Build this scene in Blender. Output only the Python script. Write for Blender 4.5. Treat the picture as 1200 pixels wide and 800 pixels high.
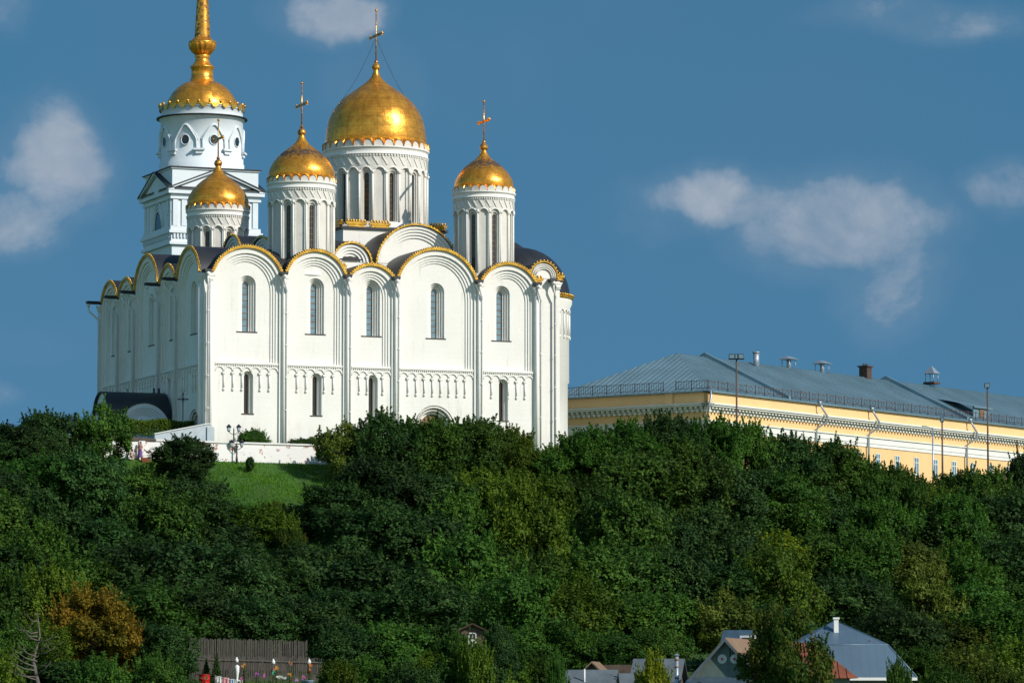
import bpy, bmesh, math, random
import numpy as np
from mathutils import Vector, Matrix
from mathutils.geometry import tessellate_polygon
PI = math.pi
R = math.radians
for o in list(bpy.data.objects): bpy.data.objects.remove(o, do_unlink=True)
scene = bpy.context.scene
col = scene.collection

# ---------------------------------------------------------------- camera
HFOV = R(13.4)
F = 600 / math.tan(HFOV/2)
PITCH = math.atan(450/F)
CZ = 2.0
cd = bpy.data.cameras.new('camera'); cam = bpy.data.objects.new('camera', cd); col.objects.link(cam)
cd.sensor_width = 36; cd.lens = 18/math.tan(HFOV/2); cd.clip_start = 1; cd.clip_end = 20000
cam.location = (0, 0, CZ); cam.rotation_euler = (PI/2 + PITCH, 0, 0)
scene.camera = cam
# ---------------------------------------------------------------- sun and sky
SUN_AZ = R(55)      # to the right of the direction towards the camera
SUN_EL = R(33)
sunv = Vector((math.sin(SUN_AZ)*math.cos(SUN_EL), -math.cos(SUN_AZ)*math.cos(SUN_EL), math.sin(SUN_EL)))
sl = bpy.data.lights.new('sun', 'SUN'); sl.energy = 4.45; sl.angle = R(0.5); sl.color = (1.0, 0.935, 0.84)
so = bpy.data.objects.new('sun', sl); col.objects.link(so)
so.rotation_euler = sunv.to_track_quat('Z', 'Y').to_euler()
world = bpy.data.worlds.new('World'); scene.world = world; world.use_nodes = True
nt = world.node_tree; nt.nodes.clear()
def N(t, typ, **kw):
    n = t.nodes.new(typ)
    for k, v in kw.items(): setattr(n, k, v)
    return n
def math_node(t, op, a, b=None, c=None, clamp=False):
    n = N(t, 'ShaderNodeMath', operation=op); n.use_clamp = clamp
    for i, x in enumerate((a, b, c)):
        if x is None: continue
        if isinstance(x, (int, float)): n.inputs[i].default_value = x
        else: t.links.new(x, n.inputs[i])
    return n.outputs[0]
out = N(nt, 'ShaderNodeOutputWorld'); bg = N(nt, 'ShaderNodeBackground')
tc = N(nt, 'ShaderNodeTexCoord'); sep = N(nt, 'ShaderNodeSeparateXYZ'); nt.links.new(tc.outputs['Generated'], sep.inputs[0])
# the low band of sky seen here takes its colour from higher up, where it is a deeper blue
# (north); towards the other horizons it pales as a hazy summer sky does
lift = math_node(nt, 'MULTIPLY_ADD', sep.outputs[1], .75, .15, clamp=True)
lift = math_node(nt, 'MINIMUM', math_node(nt, 'MULTIPLY', lift, .55), .42)
zz = math_node(nt, 'ADD', math_node(nt, 'MULTIPLY', sep.outputs[2], 0.75), lift)
cmb = N(nt, 'ShaderNodeCombineXYZ'); nt.links.new(sep.outputs[0], cmb.inputs[0]); nt.links.new(sep.outputs[1], cmb.inputs[1]); nt.links.new(zz, cmb.inputs[2])
nrm = N(nt, 'ShaderNodeVectorMath', operation='NORMALIZE'); nt.links.new(cmb.outputs[0], nrm.inputs[0])
sky = N(nt, 'ShaderNodeTexSky', sky_type='NISHITA'); sky.sun_disc = False; sky.sun_elevation = SUN_EL
sky.sun_rotation = math.atan2(sunv.x, sunv.y); sky.altitude = 200; sky.air_density = 1.0; sky.dust_density = 0.3; sky.ozone_density = 1.6
nt.links.new(nrm.outputs[0], sky.inputs[0])
hs = N(nt, 'ShaderNodeHueSaturation'); hs.inputs['Hue'].default_value = 0.480; hs.inputs['Saturation'].default_value = 1.26; hs.inputs['Value'].default_value = 1.06
nt.links.new(sky.outputs[0], hs.inputs['Color'])
# clouds: soft banks fixed in the sky by direction (azimuth x/y and height z/y)
ysafe = math_node(nt, 'MAXIMUM', sep.outputs[1], 0.05)
ax_ = math_node(nt, 'DIVIDE', sep.outputs[0], ysafe); az_ = math_node(nt, 'DIVIDE', sep.outputs[2], ysafe)
cc = N(nt, 'ShaderNodeCombineXYZ'); nt.links.new(ax_, cc.inputs[0]); nt.links.new(az_, cc.inputs[1])
def noise(t, vec, scale, detail=6, rough=0.55, dist=0.0):
    n = N(t, 'ShaderNodeTexNoise'); n.inputs['Scale'].default_value = scale; n.inputs['Detail'].default_value = detail
    n.inputs['Roughness'].default_value = rough; n.inputs['Distortion'].default_value = dist
    if vec is not None: t.links.new(vec, n.inputs['Vector'])
    return n
nw = noise(nt, cc.outputs[0], 22, 5, 0.6); n2 = noise(nt, cc.outputs[0], 34, 8, 0.62, 0.35); n3 = noise(nt, cc.outputs[0], 8, 3, 0.5)
sw = N(nt, 'ShaderNodeSeparateXYZ'); nt.links.new(nw.outputs['Color'], sw.inputs[0])
wx = math_node(nt, 'ADD', ax_, math_node(nt, 'MULTIPLY', math_node(nt, 'SUBTRACT', sw.outputs[0], 0.5), 0.022))
wy = math_node(nt, 'ADD', az_, math_node(nt, 'MULTIPLY', math_node(nt, 'SUBTRACT', sw.outputs[1], 0.5), 0.020))
BANKS = [  # px, py, half width, half height, strength
    (60, 180, 58, 70, 1.15), (15, 245, 60, 40, .8), (385, 8, 62, 34, .95), (435, 95, 65, 60, .25), (855, 225, 105, 38, .9), (985, 258, 112, 58, 1.05),
    (1040, 315, 62, 68, .72), (1185, 222, 60, 30, .55), (1080, 10, 100, 26, .62), (0, 8, 25, 26, .7), (5, 470, 30, 16, .6), (60, 120, 40, 26, .6), (770, 250, 50, 30, .3), (40, 400, 90, 25, .12), (560, 80, 90, 60, .10)]
acc = None
for px, py, hw, hh, st in BANKS:
    cx = (px-600)/F; cy = (850-py)/F
    dx = math_node(nt, 'DIVIDE', math_node(nt, 'SUBTRACT', wx, cx), hw/F)
    dy = math_node(nt, 'DIVIDE', math_node(nt, 'SUBTRACT', wy, cy), hh/F)
    d2 = math_node(nt, 'ADD', math_node(nt, 'MULTIPLY', dx, dx), math_node(nt, 'MULTIPLY', dy, dy))
    g = math_node(nt, 'MULTIPLY', math_node(nt, 'EXPONENT', math_node(nt, 'MULTIPLY', math_node(nt, 'MULTIPLY', d2, d2), -0.7)), st)
    acc = g if acc is None else math_node(nt, 'MAXIMUM', acc, g)
vv_ = math_node(nt, 'ADD', acc, math_node(nt, 'MULTIPLY', math_node(nt, 'SUBTRACT', n2.outputs[0], .5), 2.0))
soft = math_node(nt, 'MULTIPLY', math_node(nt, 'MULTIPLY', acc, n2.outputs[0]), .6)
dens = math_node(nt, 'ADD', soft, math_node(nt, 'MULTIPLY', math_node(nt, 'MULTIPLY', math_node(nt, 'SUBTRACT', vv_, .45, clamp=True), 1.35), math_node(nt, 'MINIMUM', math_node(nt, 'MULTIPLY', acc, 1.6), 1)), clamp=True)
front = math_node(nt, 'GREATER_THAN', sep.outputs[1], 0.2)
dens = math_node(nt, 'MULTIPLY', dens, front)
dens = math_node(nt, 'MULTIPLY', dens, 0.66, clamp=True)
veil = math_node(nt, 'MULTIPLY', math_node(nt, 'MULTIPLY_ADD', n3.outputs[0], 1.6, -0.62, clamp=True), 0.22)
mxv = N(nt, 'ShaderNodeMix', data_type='RGBA'); nt.links.new(veil, mxv.inputs[0]); nt.links.new(hs.outputs[0], mxv.inputs[6]); mxv.inputs[7].default_value = (1.6, 2.1, 2.9, 1)
mx = N(nt, 'ShaderNodeMix', data_type='RGBA'); nt.links.new(dens, mx.inputs[0]); nt.links.new(mxv.outputs[2], mx.inputs[6]); n4 = noise(nt, cc.outputs[0], 60, 5, .6)
cm_ = N(nt, 'ShaderNodeMix', data_type='RGBA'); nt.links.new(math_node(nt, 'MULTIPLY_ADD', n4.outputs[0], 2.6, -.85, clamp=True), cm_.inputs[0]); cm_.inputs[6].default_value = (3.1, 3.7, 4.6, 1); cm_.inputs[7].default_value = (4.9, 5.2, 5.7, 1)
nt.links.new(cm_.outputs[2], mx.inputs[7])
nt.links.new(mx.outputs[2], bg.inputs[0]); bg.inputs[1].default_value = 0.105
nt.links.new(bg.outputs[0], out.inputs[0])
scene.view_settings.view_transform = 'Standard'; scene.view_settings.look = 'None'; scene.view_settings.exposure = 0; scene.view_settings.gamma = 1
scene.render.engine = 'CYCLES'
try:
    scene.cycles.max_bounces = 6; scene.cycles.diffuse_bounces = 2; scene.cycles.glossy_bounces = 3; scene.cycles.transmission_bounces = 3; scene.cycles.transparent_max_bounces = 4
except Exception: pass

# ---------------------------------------------------------------- helpers
def ray(px, py):
    x = (px-600)/F; y = (400-py)/F
    return (x, math.cos(PITCH)-y*math.sin(PITCH), math.sin(PITCH)+y*math.cos(PITCH))
def at(px, py, Y):
    r = ray(px, py); k = Y/r[1]; return Vector((r[0]*k, Y, CZ + r[2]*k))

class MB:
    def __init__(s): s.v = []; s.f = []; s.m = []; s.sm = []; s.mi = 0; s.uv = None
    def add(s, vs, fs, smooth=False):
        o = len(s.v); s.v += [tuple(p) for p in vs]
        for f in fs: s.f.append([i+o for i in f]); s.m.append(s.mi); s.sm.append(smooth)
        return s
    def box(s, x0, x1, y0, y1, z0, z1, fn=None):
        vs = [(x, y, z) for z in (z0, z1) for y in (y0, y1) for x in (x0, x1)]
        if fn: vs = [fn(*p) for p in vs]
        return s.add(vs, [(0,2,3,1), (4,5,7,6), (0,1,5,4), (2,6,7,3), (0,4,6,2), (1,3,7,5)])
    def prism(s, poly, fn, d0, d1):
        # poly: (a, z) outline, extruded between depths d0 and d1 through fn(a, d, z)
        n = len(poly); vs = [fn(a, d0, z) for a, z in poly] + [fn(a, d1, z) for a, z in poly]
        tri = tessellate_polygon([[Vector((a, z, 0)) for a, z in poly]])
        fs = [tuple(t) for t in tri] + [tuple(i+n for i in reversed(t)) for t in tri] + [(i, (i+1) % n, (i+1) % n+n, i+n) for i in range(n)]
        return s.add(vs, fs)
    def sheet(s, outline, holes, fn, d):
        loops = [[Vector((a, z, 0)) for a, z in l] for l in [outline]+holes]
        flat = [p for l in loops for p in l]
        return s.add([fn(p.x, d, p.y) for p in flat], [tuple(t) for t in tessellate_polygon(loops)])
    def jamb(s, outline, fn, d0, d1, closed=True, smooth=False):
        n = len(outline); vs = [fn(a, d0, z) for a, z in outline] + [fn(a, d1, z) for a, z in outline]
        return s.add(vs, [(i, (i+1) % n, (i+1) % n+n, i+n) for i in range(n if closed else n-1)], smooth)
    def strip(s, l0, l1, smooth=False, closed=False):
        n = len(l0)
        return s.add(list(l0)+list(l1), [(i, (i+1) % n, (i+1) % n+n, i+n) for i in range(n if closed else n-1)], smooth)
    def lathe(s, prof, cx=0, cy=0, n=48, a0=0, a1=2*PI, smooth=True, rmod=None):
        closed = abs(a1-a0-2*PI) < 1e-6; m = n if closed else n+1
        vs = []
        for z, r in prof:
            for k in range(m):
                a = a0+(a1-a0)*k/n; rr = r*(rmod(a, z) if rmod else 1)
                vs.append((cx+rr*math.cos(a), cy+rr*math.sin(a), z))
        fs = [(j*m+k, j*m+(k+1) % m, (j+1)*m+(k+1) % m, (j+1)*m+k) for j in range(len(prof)-1) for k in range(n)]
        return s.add(vs, fs, smooth)
    def tube(s, pts, r, n=6, smooth=True, caps=True):
        pts = [Vector(p) for p in pts]; rs = r if isinstance(r, (list, tuple)) else [r]*len(pts)
        vs = []
        for i, p in enumerate(pts):
            d = (pts[min(i+1, len(pts)-1)]-pts[max(i-1, 0)]).normalized()
            u = d.orthogonal().normalized(); w = d.cross(u)
            if i and (u-pu).length > 1:  u = (pu-d*pu.dot(d)).normalized(); w = d.cross(u)
            pu = u
            vs += [p+(u*math.cos(2*PI*k/n)+w*math.sin(2*PI*k/n))*rs[i] for k in range(n)]
        fs = [(j*n+k, j*n+(k+1) % n, (j+1)*n+(k+1) % n, (j+1)*n+k) for j in range(len(pts)-1) for k in range(n)]
        if caps: fs += [tuple(range(n-1, -1, -1)), tuple((len(pts)-1)*n+k for k in range(n))]
        return s.add(vs, fs, smooth)
    def ball(s, c, r, n=8, sq=1.0):
        prof = [(c[2]+r*sq*math.sin(t), max(1e-4, r*math.cos(t))) for t in [(-.5+k/n)*PI for k in range(n+1)]]
        return s.lathe(prof, c[0], c[1], 2*n)
    def build(s, name, mats, parent=None):
        me = bpy.data.meshes.new(name); me.from_pydata(s.v, [], s.f)
        if not isinstance(mats, (list, tuple)): mats = [mats]
        for m in mats: me.materials.append(m)
        me.polygons.foreach_set('material_index', s.m); me.polygons.foreach_set('use_smooth', s.sm)
        bm = bmesh.new(); bm.from_mesh(me); bmesh.ops.recalc_face_normals(bm, faces=bm.faces); bm.to_mesh(me); bm.free()
        me.update()
        o = bpy.data.objects.new(name, me); col.objects.link(o)
        if parent: o.parent = parent
        return o
def tag(o, label=None, cat=None, group=None, kind=None):
    if label: o['label'] = label
    if cat: o['category'] = cat
    if group: o['group'] = group
    if kind: o['kind'] = kind
    return o
def empty(name, loc, rz=0, label=None, cat=None, group=None):
    o = bpy.data.objects.new(name, None); col.objects.link(o); o.location = loc; o.rotation_euler = (0, 0, rz)
    o.empty_display_size = .2
    return tag(o, label, cat, group)
def copy_tree(o, parent=None):
    c = o.copy(); col.objects.link(c); c.parent = parent
    for ch in list(o.children): copy_tree(ch, c)
    return c

# ---------------------------------------------------------------- materials
def mat(name, c, rough=.7, metal=0, var=.15, vscale=1.0, bump=0, bscale=8, c2=None, spots=None, spec=.5, stretch=None):
    m = bpy.data.materials.new(name); m.use_nodes = True; t = m.node_tree; b = t.nodes['Principled BSDF']
    b.inputs['Roughness'].default_value = rough; b.inputs['Metallic'].default_value = metal; b.inputs['Specular IOR Level'].default_value = spec
    tcn = N(t, 'ShaderNodeTexCoord'); vec = tcn.outputs['Object']
    if stretch:
        mp = N(t, 'ShaderNodeMapping'); mp.inputs['Scale'].default_value = stretch; t.links.new(vec, mp.inputs[0]); vec = mp.outputs[0]
    n = noise(t, vec, vscale, 8, .6)
    r = N(t, 'ShaderNodeValToRGB'); r.color_ramp.elements[0].position = .3; r.color_ramp.elements[1].position = .7
    c2 = c2 or tuple(x*(1-var*2) for x in c)
    r.color_ramp.elements[0].color = (*c2, 1); r.color_ramp.elements[1].color = (*c, 1)
    t.links.new(n.outputs[0], r.inputs[0]); colr = r.outputs[0]
    for sp in (spots or []):   # (colour, noise scale, threshold, softness)
        ns = noise(t, vec, sp[1], 6, .65)
        k = math_node(t, 'MULTIPLY', math_node(t, 'SUBTRACT', ns.outputs[0], sp[2]), 1/sp[3], clamp=True)
        if len(sp) > 4: k = math_node(t, 'MULTIPLY', k, sp[4])
        mm = N(t, 'ShaderNodeMix', data_type='RGBA'); t.links.new(k, mm.inputs[0]); t.links.new(colr, mm.inputs[6]); mm.inputs[7].default_value = (*sp[0], 1)
        colr = mm.outputs[2]
    t.links.new(colr, b.inputs['Base Color'])
    if bump:
        nb = noise(t, vec, bscale, 6, .6); bp = N(t, 'ShaderNodeBump'); bp.inputs['Strength'].default_value = bump; bp.inputs['Distance'].default_value = .05
        t.links.new(nb.outputs[0], bp.inputs['Height']); t.links.new(bp.outputs[0], b.inputs['Normal'])
    m['colr'] = 1
    return m
M = {}
M['plaster'] = mat('white_plaster', (.80, .785, .74), .85, var=.035, vscale=.25, bump=.25, bscale=5, spots=[((.62, .56, .42), .35, .60, .12, .35), ((.55, .53, .50), 1.6, .66, .06, .35)])
def weather(m):
    t = m.node_tree; b = t.nodes['Principled BSDF']; l = b.inputs['Base Color'].links[0]; src = l.from_socket
    tcn = N(t, 'ShaderNodeTexCoord'); mp = N(t, 'ShaderNodeMapping'); mp.inputs['Scale'].default_value = (2.2, 2.2, .16); t.links.new(tcn.outputs['Object'], mp.inputs[0])
    ns = noise(t, mp.outputs[0], 1.0, 7, .65); nb_ = noise(t, tcn.outputs['Object'], .45, 4, .6)
    k = math_node(t, 'MULTIPLY', math_node(t, 'MULTIPLY_ADD', ns.outputs[0], 7, -3.9, clamp=True), math_node(t, 'MULTIPLY_ADD', nb_.outputs[0], 3.2, -1.2, clamp=True)); k = math_node(t, 'MULTIPLY', k, .72)
    sp = N(t, 'ShaderNodeSeparateXYZ'); t.links.new(tcn.outputs['Object'], sp.inputs[0])
    lo = math_node(t, 'MULTIPLY', math_node(t, 'SUBTRACT', 1, math_node(t, 'DIVIDE', sp.outputs[2], 2.6), clamp=True), math_node(t, 'MULTIPLY_ADD', ns.outputs[0], 3, -1.1, clamp=True))
    k = math_node(t, 'MAXIMUM', k, math_node(t, 'MULTIPLY', lo, .45))
    cz = math_node(t, 'FRACT', math_node(t, 'MULTIPLY', math_node(t, 'ADD', sp.outputs[2], math_node(t, 'MULTIPLY', nb_.outputs[0], .12)), 2.1))
    k = math_node(t, 'MAXIMUM', k, math_node(t, 'MULTIPLY', math_node(t, 'GREATER_THAN', cz, .93), math_node(t, 'MULTIPLY', nb_.outputs[0], .22)))
    mm = N(t, 'ShaderNodeMix', data_type='RGBA'); t.links.new(k, mm.inputs[0]); t.links.new(src, mm.inputs[6]); mm.inputs[7].default_value = (.48, .45, .38, 1); t.links.new(mm.outputs[2], b.inputs['Base Color'])
weather(M['plaster'])
M['stone'] = mat('limestone', (.68, .655, .60), .85, var=.06, vscale=1.2, bump=.3, bscale=6, spots=[((.5, .45, .36), .9, .60, .1, .5)])
M['bluewhite'] = mat('pale_blue_plaster', (.70, .76, .80), .8, var=.04, vscale=.5, spots=[((.35, .22, .16), 1.3, .69, .015, .8)])
M['peel'] = mat('peeling_whitewash', (.80, .79, .76), .9, var=.04, vscale=.6, bump=.4, spots=[((.36, .16, .10), 1.1, .585, .02, .9), ((.35, .36, .38), .9, .62, .03, .6)])
M['darkroof'] = mat('dark_roof_metal', (.030, .032, .040), .5, metal=.2, var=.2, vscale=.8, bump=.2, bscale=2)
M['trimdark'] = mat('dark_flashing', (.05, .045, .04), .5)
M['glass'] = mat('window_glass', (.16, .28, .36), .12, var=.25, vscale=1.5, spec=.8)  # blue base colour stands in for the sky reflected in the panes
M['glassdark'] = mat('dark_glass', (.02, .03, .04), .15, var=.2, spec=.6)
M['bars'] = mat('brown_glazing_bars', (.22, .12, .06), .6)
M['whitemetal'] = mat('white_pipe_paint', (.72, .73, .72), .45, var=.06)
M['greymetal'] = mat('galvanised_steel', (.42, .47, .52), .4, metal=.5, var=.12, vscale=3)
M['iron'] = mat('black_iron', (.02, .02, .025), .5)
M['rustpole'] = mat('rusty_brown_pole_paint', (.10, .055, .04), .6)
M['lampglass'] = mat('frosted_lantern_glass', (.5, .55, .58), .3)

def gold(name, tarn, thr, grid=True):
    m = bpy.data.materials.new(name); m.use_nodes = True; t = m.node_tree; b = t.nodes['Principled BSDF']
    tcn = N(t, 'ShaderNodeTexCoord'); sp = N(t, 'ShaderNodeSeparateXYZ'); t.links.new(tcn.outputs['Object'], sp.inputs[0])
    n1 = noise(t, tcn.outputs['Object'], 1.3, 8, .7, .4); n2_ = noise(t, tcn.outputs['Object'], 3.2, 8, .7)
    r = N(t, 'ShaderNodeValToRGB'); r.color_ramp.elements[0].color = (.58, .225, .028, 1); r.color_ramp.elements[1].color = (1.0, .46, .055, 1)
    r.color_ramp.elements[0].position = .35; r.color_ramp.elements[1].position = .68
    t.links.new(n1.outputs[0], r.inputs[0])
    # tarnish gathers where the leaf has worn off, higher up the dome
    band = math_node(t, 'SUBTRACT', 1, math_node(t, 'DIVIDE', math_node(t, 'ABSOLUTE', math_node(t, 'SUBTRACT', sp.outputs[2], 2.75)), 1.15), clamp=True) if tarn > .1 else math_node(t, 'MULTIPLY', sp.outputs[2], .1)
    k = math_node(t, 'ADD', math_node(t, 'MULTIPLY', band, tarn), n2_.outputs[0])
    k = math_node(t, 'MULTIPLY', math_node(t, 'SUBTRACT', k, thr), 14, clamp=True)
    mm = N(t, 'ShaderNodeMix', data_type='RGBA'); t.links.new(k, mm.inputs[0]); t.links.new(r.outputs[0], mm.inputs[6]); mm.inputs[7].default_value = (.11, .075, .06, 1)
    colr = mm.outputs[2]
    if grid:
        ang = math_node(t, 'MULTIPLY', math_node(t, 'ARCTAN2', sp.outputs[1], sp.outputs[0]), 20/(2*PI))
        fr = math_node(t, 'ABSOLUTE', math_node(t, 'SUBTRACT', math_node(t, 'FRACT', ang), .5)); l1 = math_node(t, 'GREATER_THAN', fr, .485)
        fz = math_node(t, 'ABSOLUTE', math_node(t, 'SUBTRACT', math_node(t, 'FRACT', math_node(t, 'MULTIPLY', sp.outputs[2], 1.05)), .5)); l2 = math_node(t, 'GREATER_THAN', fz, .475)
        li = math_node(t, 'MULTIPLY', math_node(t, 'MAXIMUM', l1, l2), .55)
        m3 = N(t, 'ShaderNodeMix', data_type='RGBA'); t.links.new(li, m3.inputs[0]); t.links.new(colr, m3.inputs[6]); m3.inputs[7].default_value = (.20, .10, .02, 1); colr = m3.outputs[2]
    t.links.new(colr, b.inputs['Base Color'])
    b.inputs['Metallic'].default_value = .68
    rr = math_node(t, 'MULTIPLY_ADD', n2_.outputs[0], .38, .10); rr = math_node(t, 'MAXIMUM', rr, math_node(t, 'MULTIPLY', k, .75)); t.links.new(rr, b.inputs['Roughness'])
    # every sheet of the cladding sits at its own slight tilt
    a8 = math_node(t, 'FLOOR', math_node(t, 'MULTIPLY', math_node(t, 'ARCTAN2', sp.outputs[1], sp.outputs[0]), 20/(2*PI)))
    z8 = math_node(t, 'FLOOR', math_node(t, 'MULTIPLY', sp.outputs[2], 1.05)); cv = N(t, 'ShaderNodeCombineXYZ'); t.links.new(a8, cv.inputs[0]); t.links.new(z8, cv.inputs[1])
    wn = N(t, 'ShaderNodeTexWhiteNoise'); t.links.new(cv.outputs[0], wn.inputs['Vector'])
    v1 = N(t, 'ShaderNodeVectorMath', operation='SUBTRACT'); t.links.new(wn.outputs['Color'], v1.inputs[0]); v1.inputs[1].default_value = (.5, .5, .5)
    v2 = N(t, 'ShaderNodeVectorMath', operation='SCALE'); t.links.new(v1.outputs[0], v2.inputs[0]); v2.inputs['Scale'].default_value = .13 if grid else .05
    geo = N(t, 'ShaderNodeNewGeometry'); v3 = N(t, 'ShaderNodeVectorMath', operation='ADD'); t.links.new(geo.outputs['Normal'], v3.inputs[0]); t.links.new(v2.outputs[0], v3.inputs[1])
    v4 = N(t, 'ShaderNodeVectorMath', operation='NORMALIZE'); t.links.new(v3.outputs[0], v4.inputs[0])
    bp = N(t, 'ShaderNodeBump'); t.links.new(v4.outputs[0], bp.inputs['Normal']); bp.inputs['Strength'].default_value = .3; bp.inputs['Distance'].default_value = .12; t.links.new(n1.outputs[0], bp.inputs['Height']); t.links.new(bp.outputs[0], b.inputs['Normal'])
    return m
M['gold'] = gold('gilded_copper', .09, .66, True)
M['goldtower'] = gold('tower_gilding', 0.0, .72, True)
M['goldtrim'] = gold('gilded_trim', 0.0, .66, False)
M['goldworn'] = gold('worn_gilding', .26, .66, False)
r_ = [n for n in M['goldtrim'].node_tree.nodes if n.type == 'VALTORGB'][0]; r_.color_ramp.elements[0].color = (.42, .22, .03, 1); r_.color_ramp.elements[1].color = (.85, .50, .07, 1)
M['goldspire'] = gold('scuffed_gilding', 0.0, .50, False)

# ---------------------------------------------------------------- terrain
CO = (-28.33, 399.0, 27.96)                 # south-west corner of the cathedral
def tval(X, Y): return Y-(399.4+.485*X)
PROF = [(-420, 0), (-200, .6), (-130, 2.3), (-100, 3.6), (-75, 5.2), (-50, 8), (-30, 13), (-20, 17.2), (-12, 20.8), (0, 25.4), (.8, 26.6), (6, 27.4), (14, 27.8), (120, 27.6), (300, 20), (700, 0), (4000, -20)]
def prof(t):
    if t <= PROF[0][0]: return 0
    for (a, za), (b, zb) in zip(PROF, PROF[1:]):
        if t <= b: return za+(zb-za)*(t-a)/(b-a)
    return PROF[-1][1]
def fall(X):   # the plateau drops gently to the east
    k = max(0, min(1, (X-12)/38)); return 1-.19*k*k*(3-2*k)
def ground(X, Y):
    t = tval(X, Y); z = prof(t)*fall(X)
    if t < -2: z += .35*math.sin(X*.21+t*.13)*min(1, (-t-2)/10)*max(0, min(1, (t+150)/60))
    return z
def terrain():
    xs = sorted(set([-6000, -3000, -1200, -500, -250, -150] + list(range(-100, 161, 3)) + [200, 300, 500, 1200, 3000, 6000]))
    ts = [-1500, -700, -420, -300, -200, -160] + [-150+3*i for i in range(46)] + [-12, -9, -6, -3, 0, .8, 3, 6, 10, 14, 30, 60, 120, 200, 300, 450, 700, 1500, 4000, 9000]
    vs = []
    for t in ts:
        for x in xs:
            Y = t+399.4+.485*max(-150, min(200, x)); tt = t
            z = prof(t)*fall(x)
            if t < -2: z += .35*math.sin(x*.21+t*.13)*min(1, (-t-2)/10)*max(0, min(1, (t+150)/60))
            vs.append((x, Y, z))
    nx = len(xs)
    fs = [(j*nx+i, j*nx+i+1, (j+1)*nx+i+1, (j+1)*nx+i) for j in range(len(ts)-1) for i in range(nx-1)]
    b = MB(); b.add(vs, fs, True)
    m = mat('grass_ground', (.040, .115, .008), .95, c2=(.025, .065, .008), vscale=.35, bump=.8, bscale=5, spots=[((.13, .12, .04), .22, .60, .08, .7), ((.03, .035, .015), .1, .55, .1, .6)])
    tag(b.build('ground', m), kind='structure')
terrain()

# ================================================================= cathedral
cath = empty('cathedral', CO, R(22), 'white stone cathedral with five golden onion domes and blind arcades on the hilltop', 'cathedral')
LU, LV = 33.3, 33.3
def fS(a, d, z): return (a, d, z)
def fW(a, d, z): return (d, a, z)
ZB = -3.0; ZSP = 15.9
BS = [(.95, 7.45, 18.15), (8.05, 13.75, 18.05), (14.3, 18.55, 16.95), (19.1, 26.85, 18.7), (27.5, 32.95, 17.6)]
BW = [(1.1, 8.0, 18.3), (8.6, 13.4, 17.3), (13.95, 21.5, 18.9), (22.0, 26.8, 17.3), (27.4, 32.4, 17.5)]
def seg(cx, hw, zs, zp, n=16, off=0):
    h = zp-zs; rad = (hw*hw+h*h)/(2*h); zc = zp-rad; a = math.asin(min(1, hw/rad)); rr = rad+off
    if h > hw: a = PI-a
    return [(cx+rr*math.sin(a-2*a*k/n), zc+rr*math.cos(a-2*a*k/n)) for k in range(n+1)]
def arch(cx, hw, zb, zp, n=12, rise=None):
    rise = hw if rise is None else rise; zs = zp-rise
    return [(cx-hw, zb), (cx+hw, zb)] + [(cx+hw*math.cos(PI*k/n), zs+rise*math.sin(PI*k/n)) for k in range(n+1)]
def silhouette(L, bays, zs):
    pts = [(0, ZB), (L, ZB), (L, zs-.2)]
    for l, r, p in reversed(bays): pts += seg((l+r)/2, (r-l)/2+.12, zs-.15, p)
    return pts + [(0, zs-.2)]
def small_window(parent, fn, cx, hw, zb, zp, d, glass, bars=True):
    """window recess: frame mesh with glazing bars, glass as its child"""
    f = MB()
    o = arch(cx, hw, zb, zp, 8); i = arch(cx, hw-.05, zb+.05, zp-.05, 8)
    f.strip([fn(a, d-.03, z) for a, z in o], [fn(a, d-.03, z) for a, z in i], closed=True)
    f.jamb(i, fn, d-.03, d)
    if bars:
        k = max(4, int((zp-zb)/.55))
        for j in range(1, k):
            z = zb+(zp-zb)*j/k; f.prism([(cx-hw, z-.03), (cx+hw, z-.03), (cx+hw, z+.03), (cx-hw, z+.03)], fn, d-.05, d-.005)
    w = f.build('window', M['bars'], parent)
    g = MB(); g.sheet(arch(cx, hw-.01, zb, zp, 8), [], fn, d); g.build('pane', glass, w)
    return w

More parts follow.
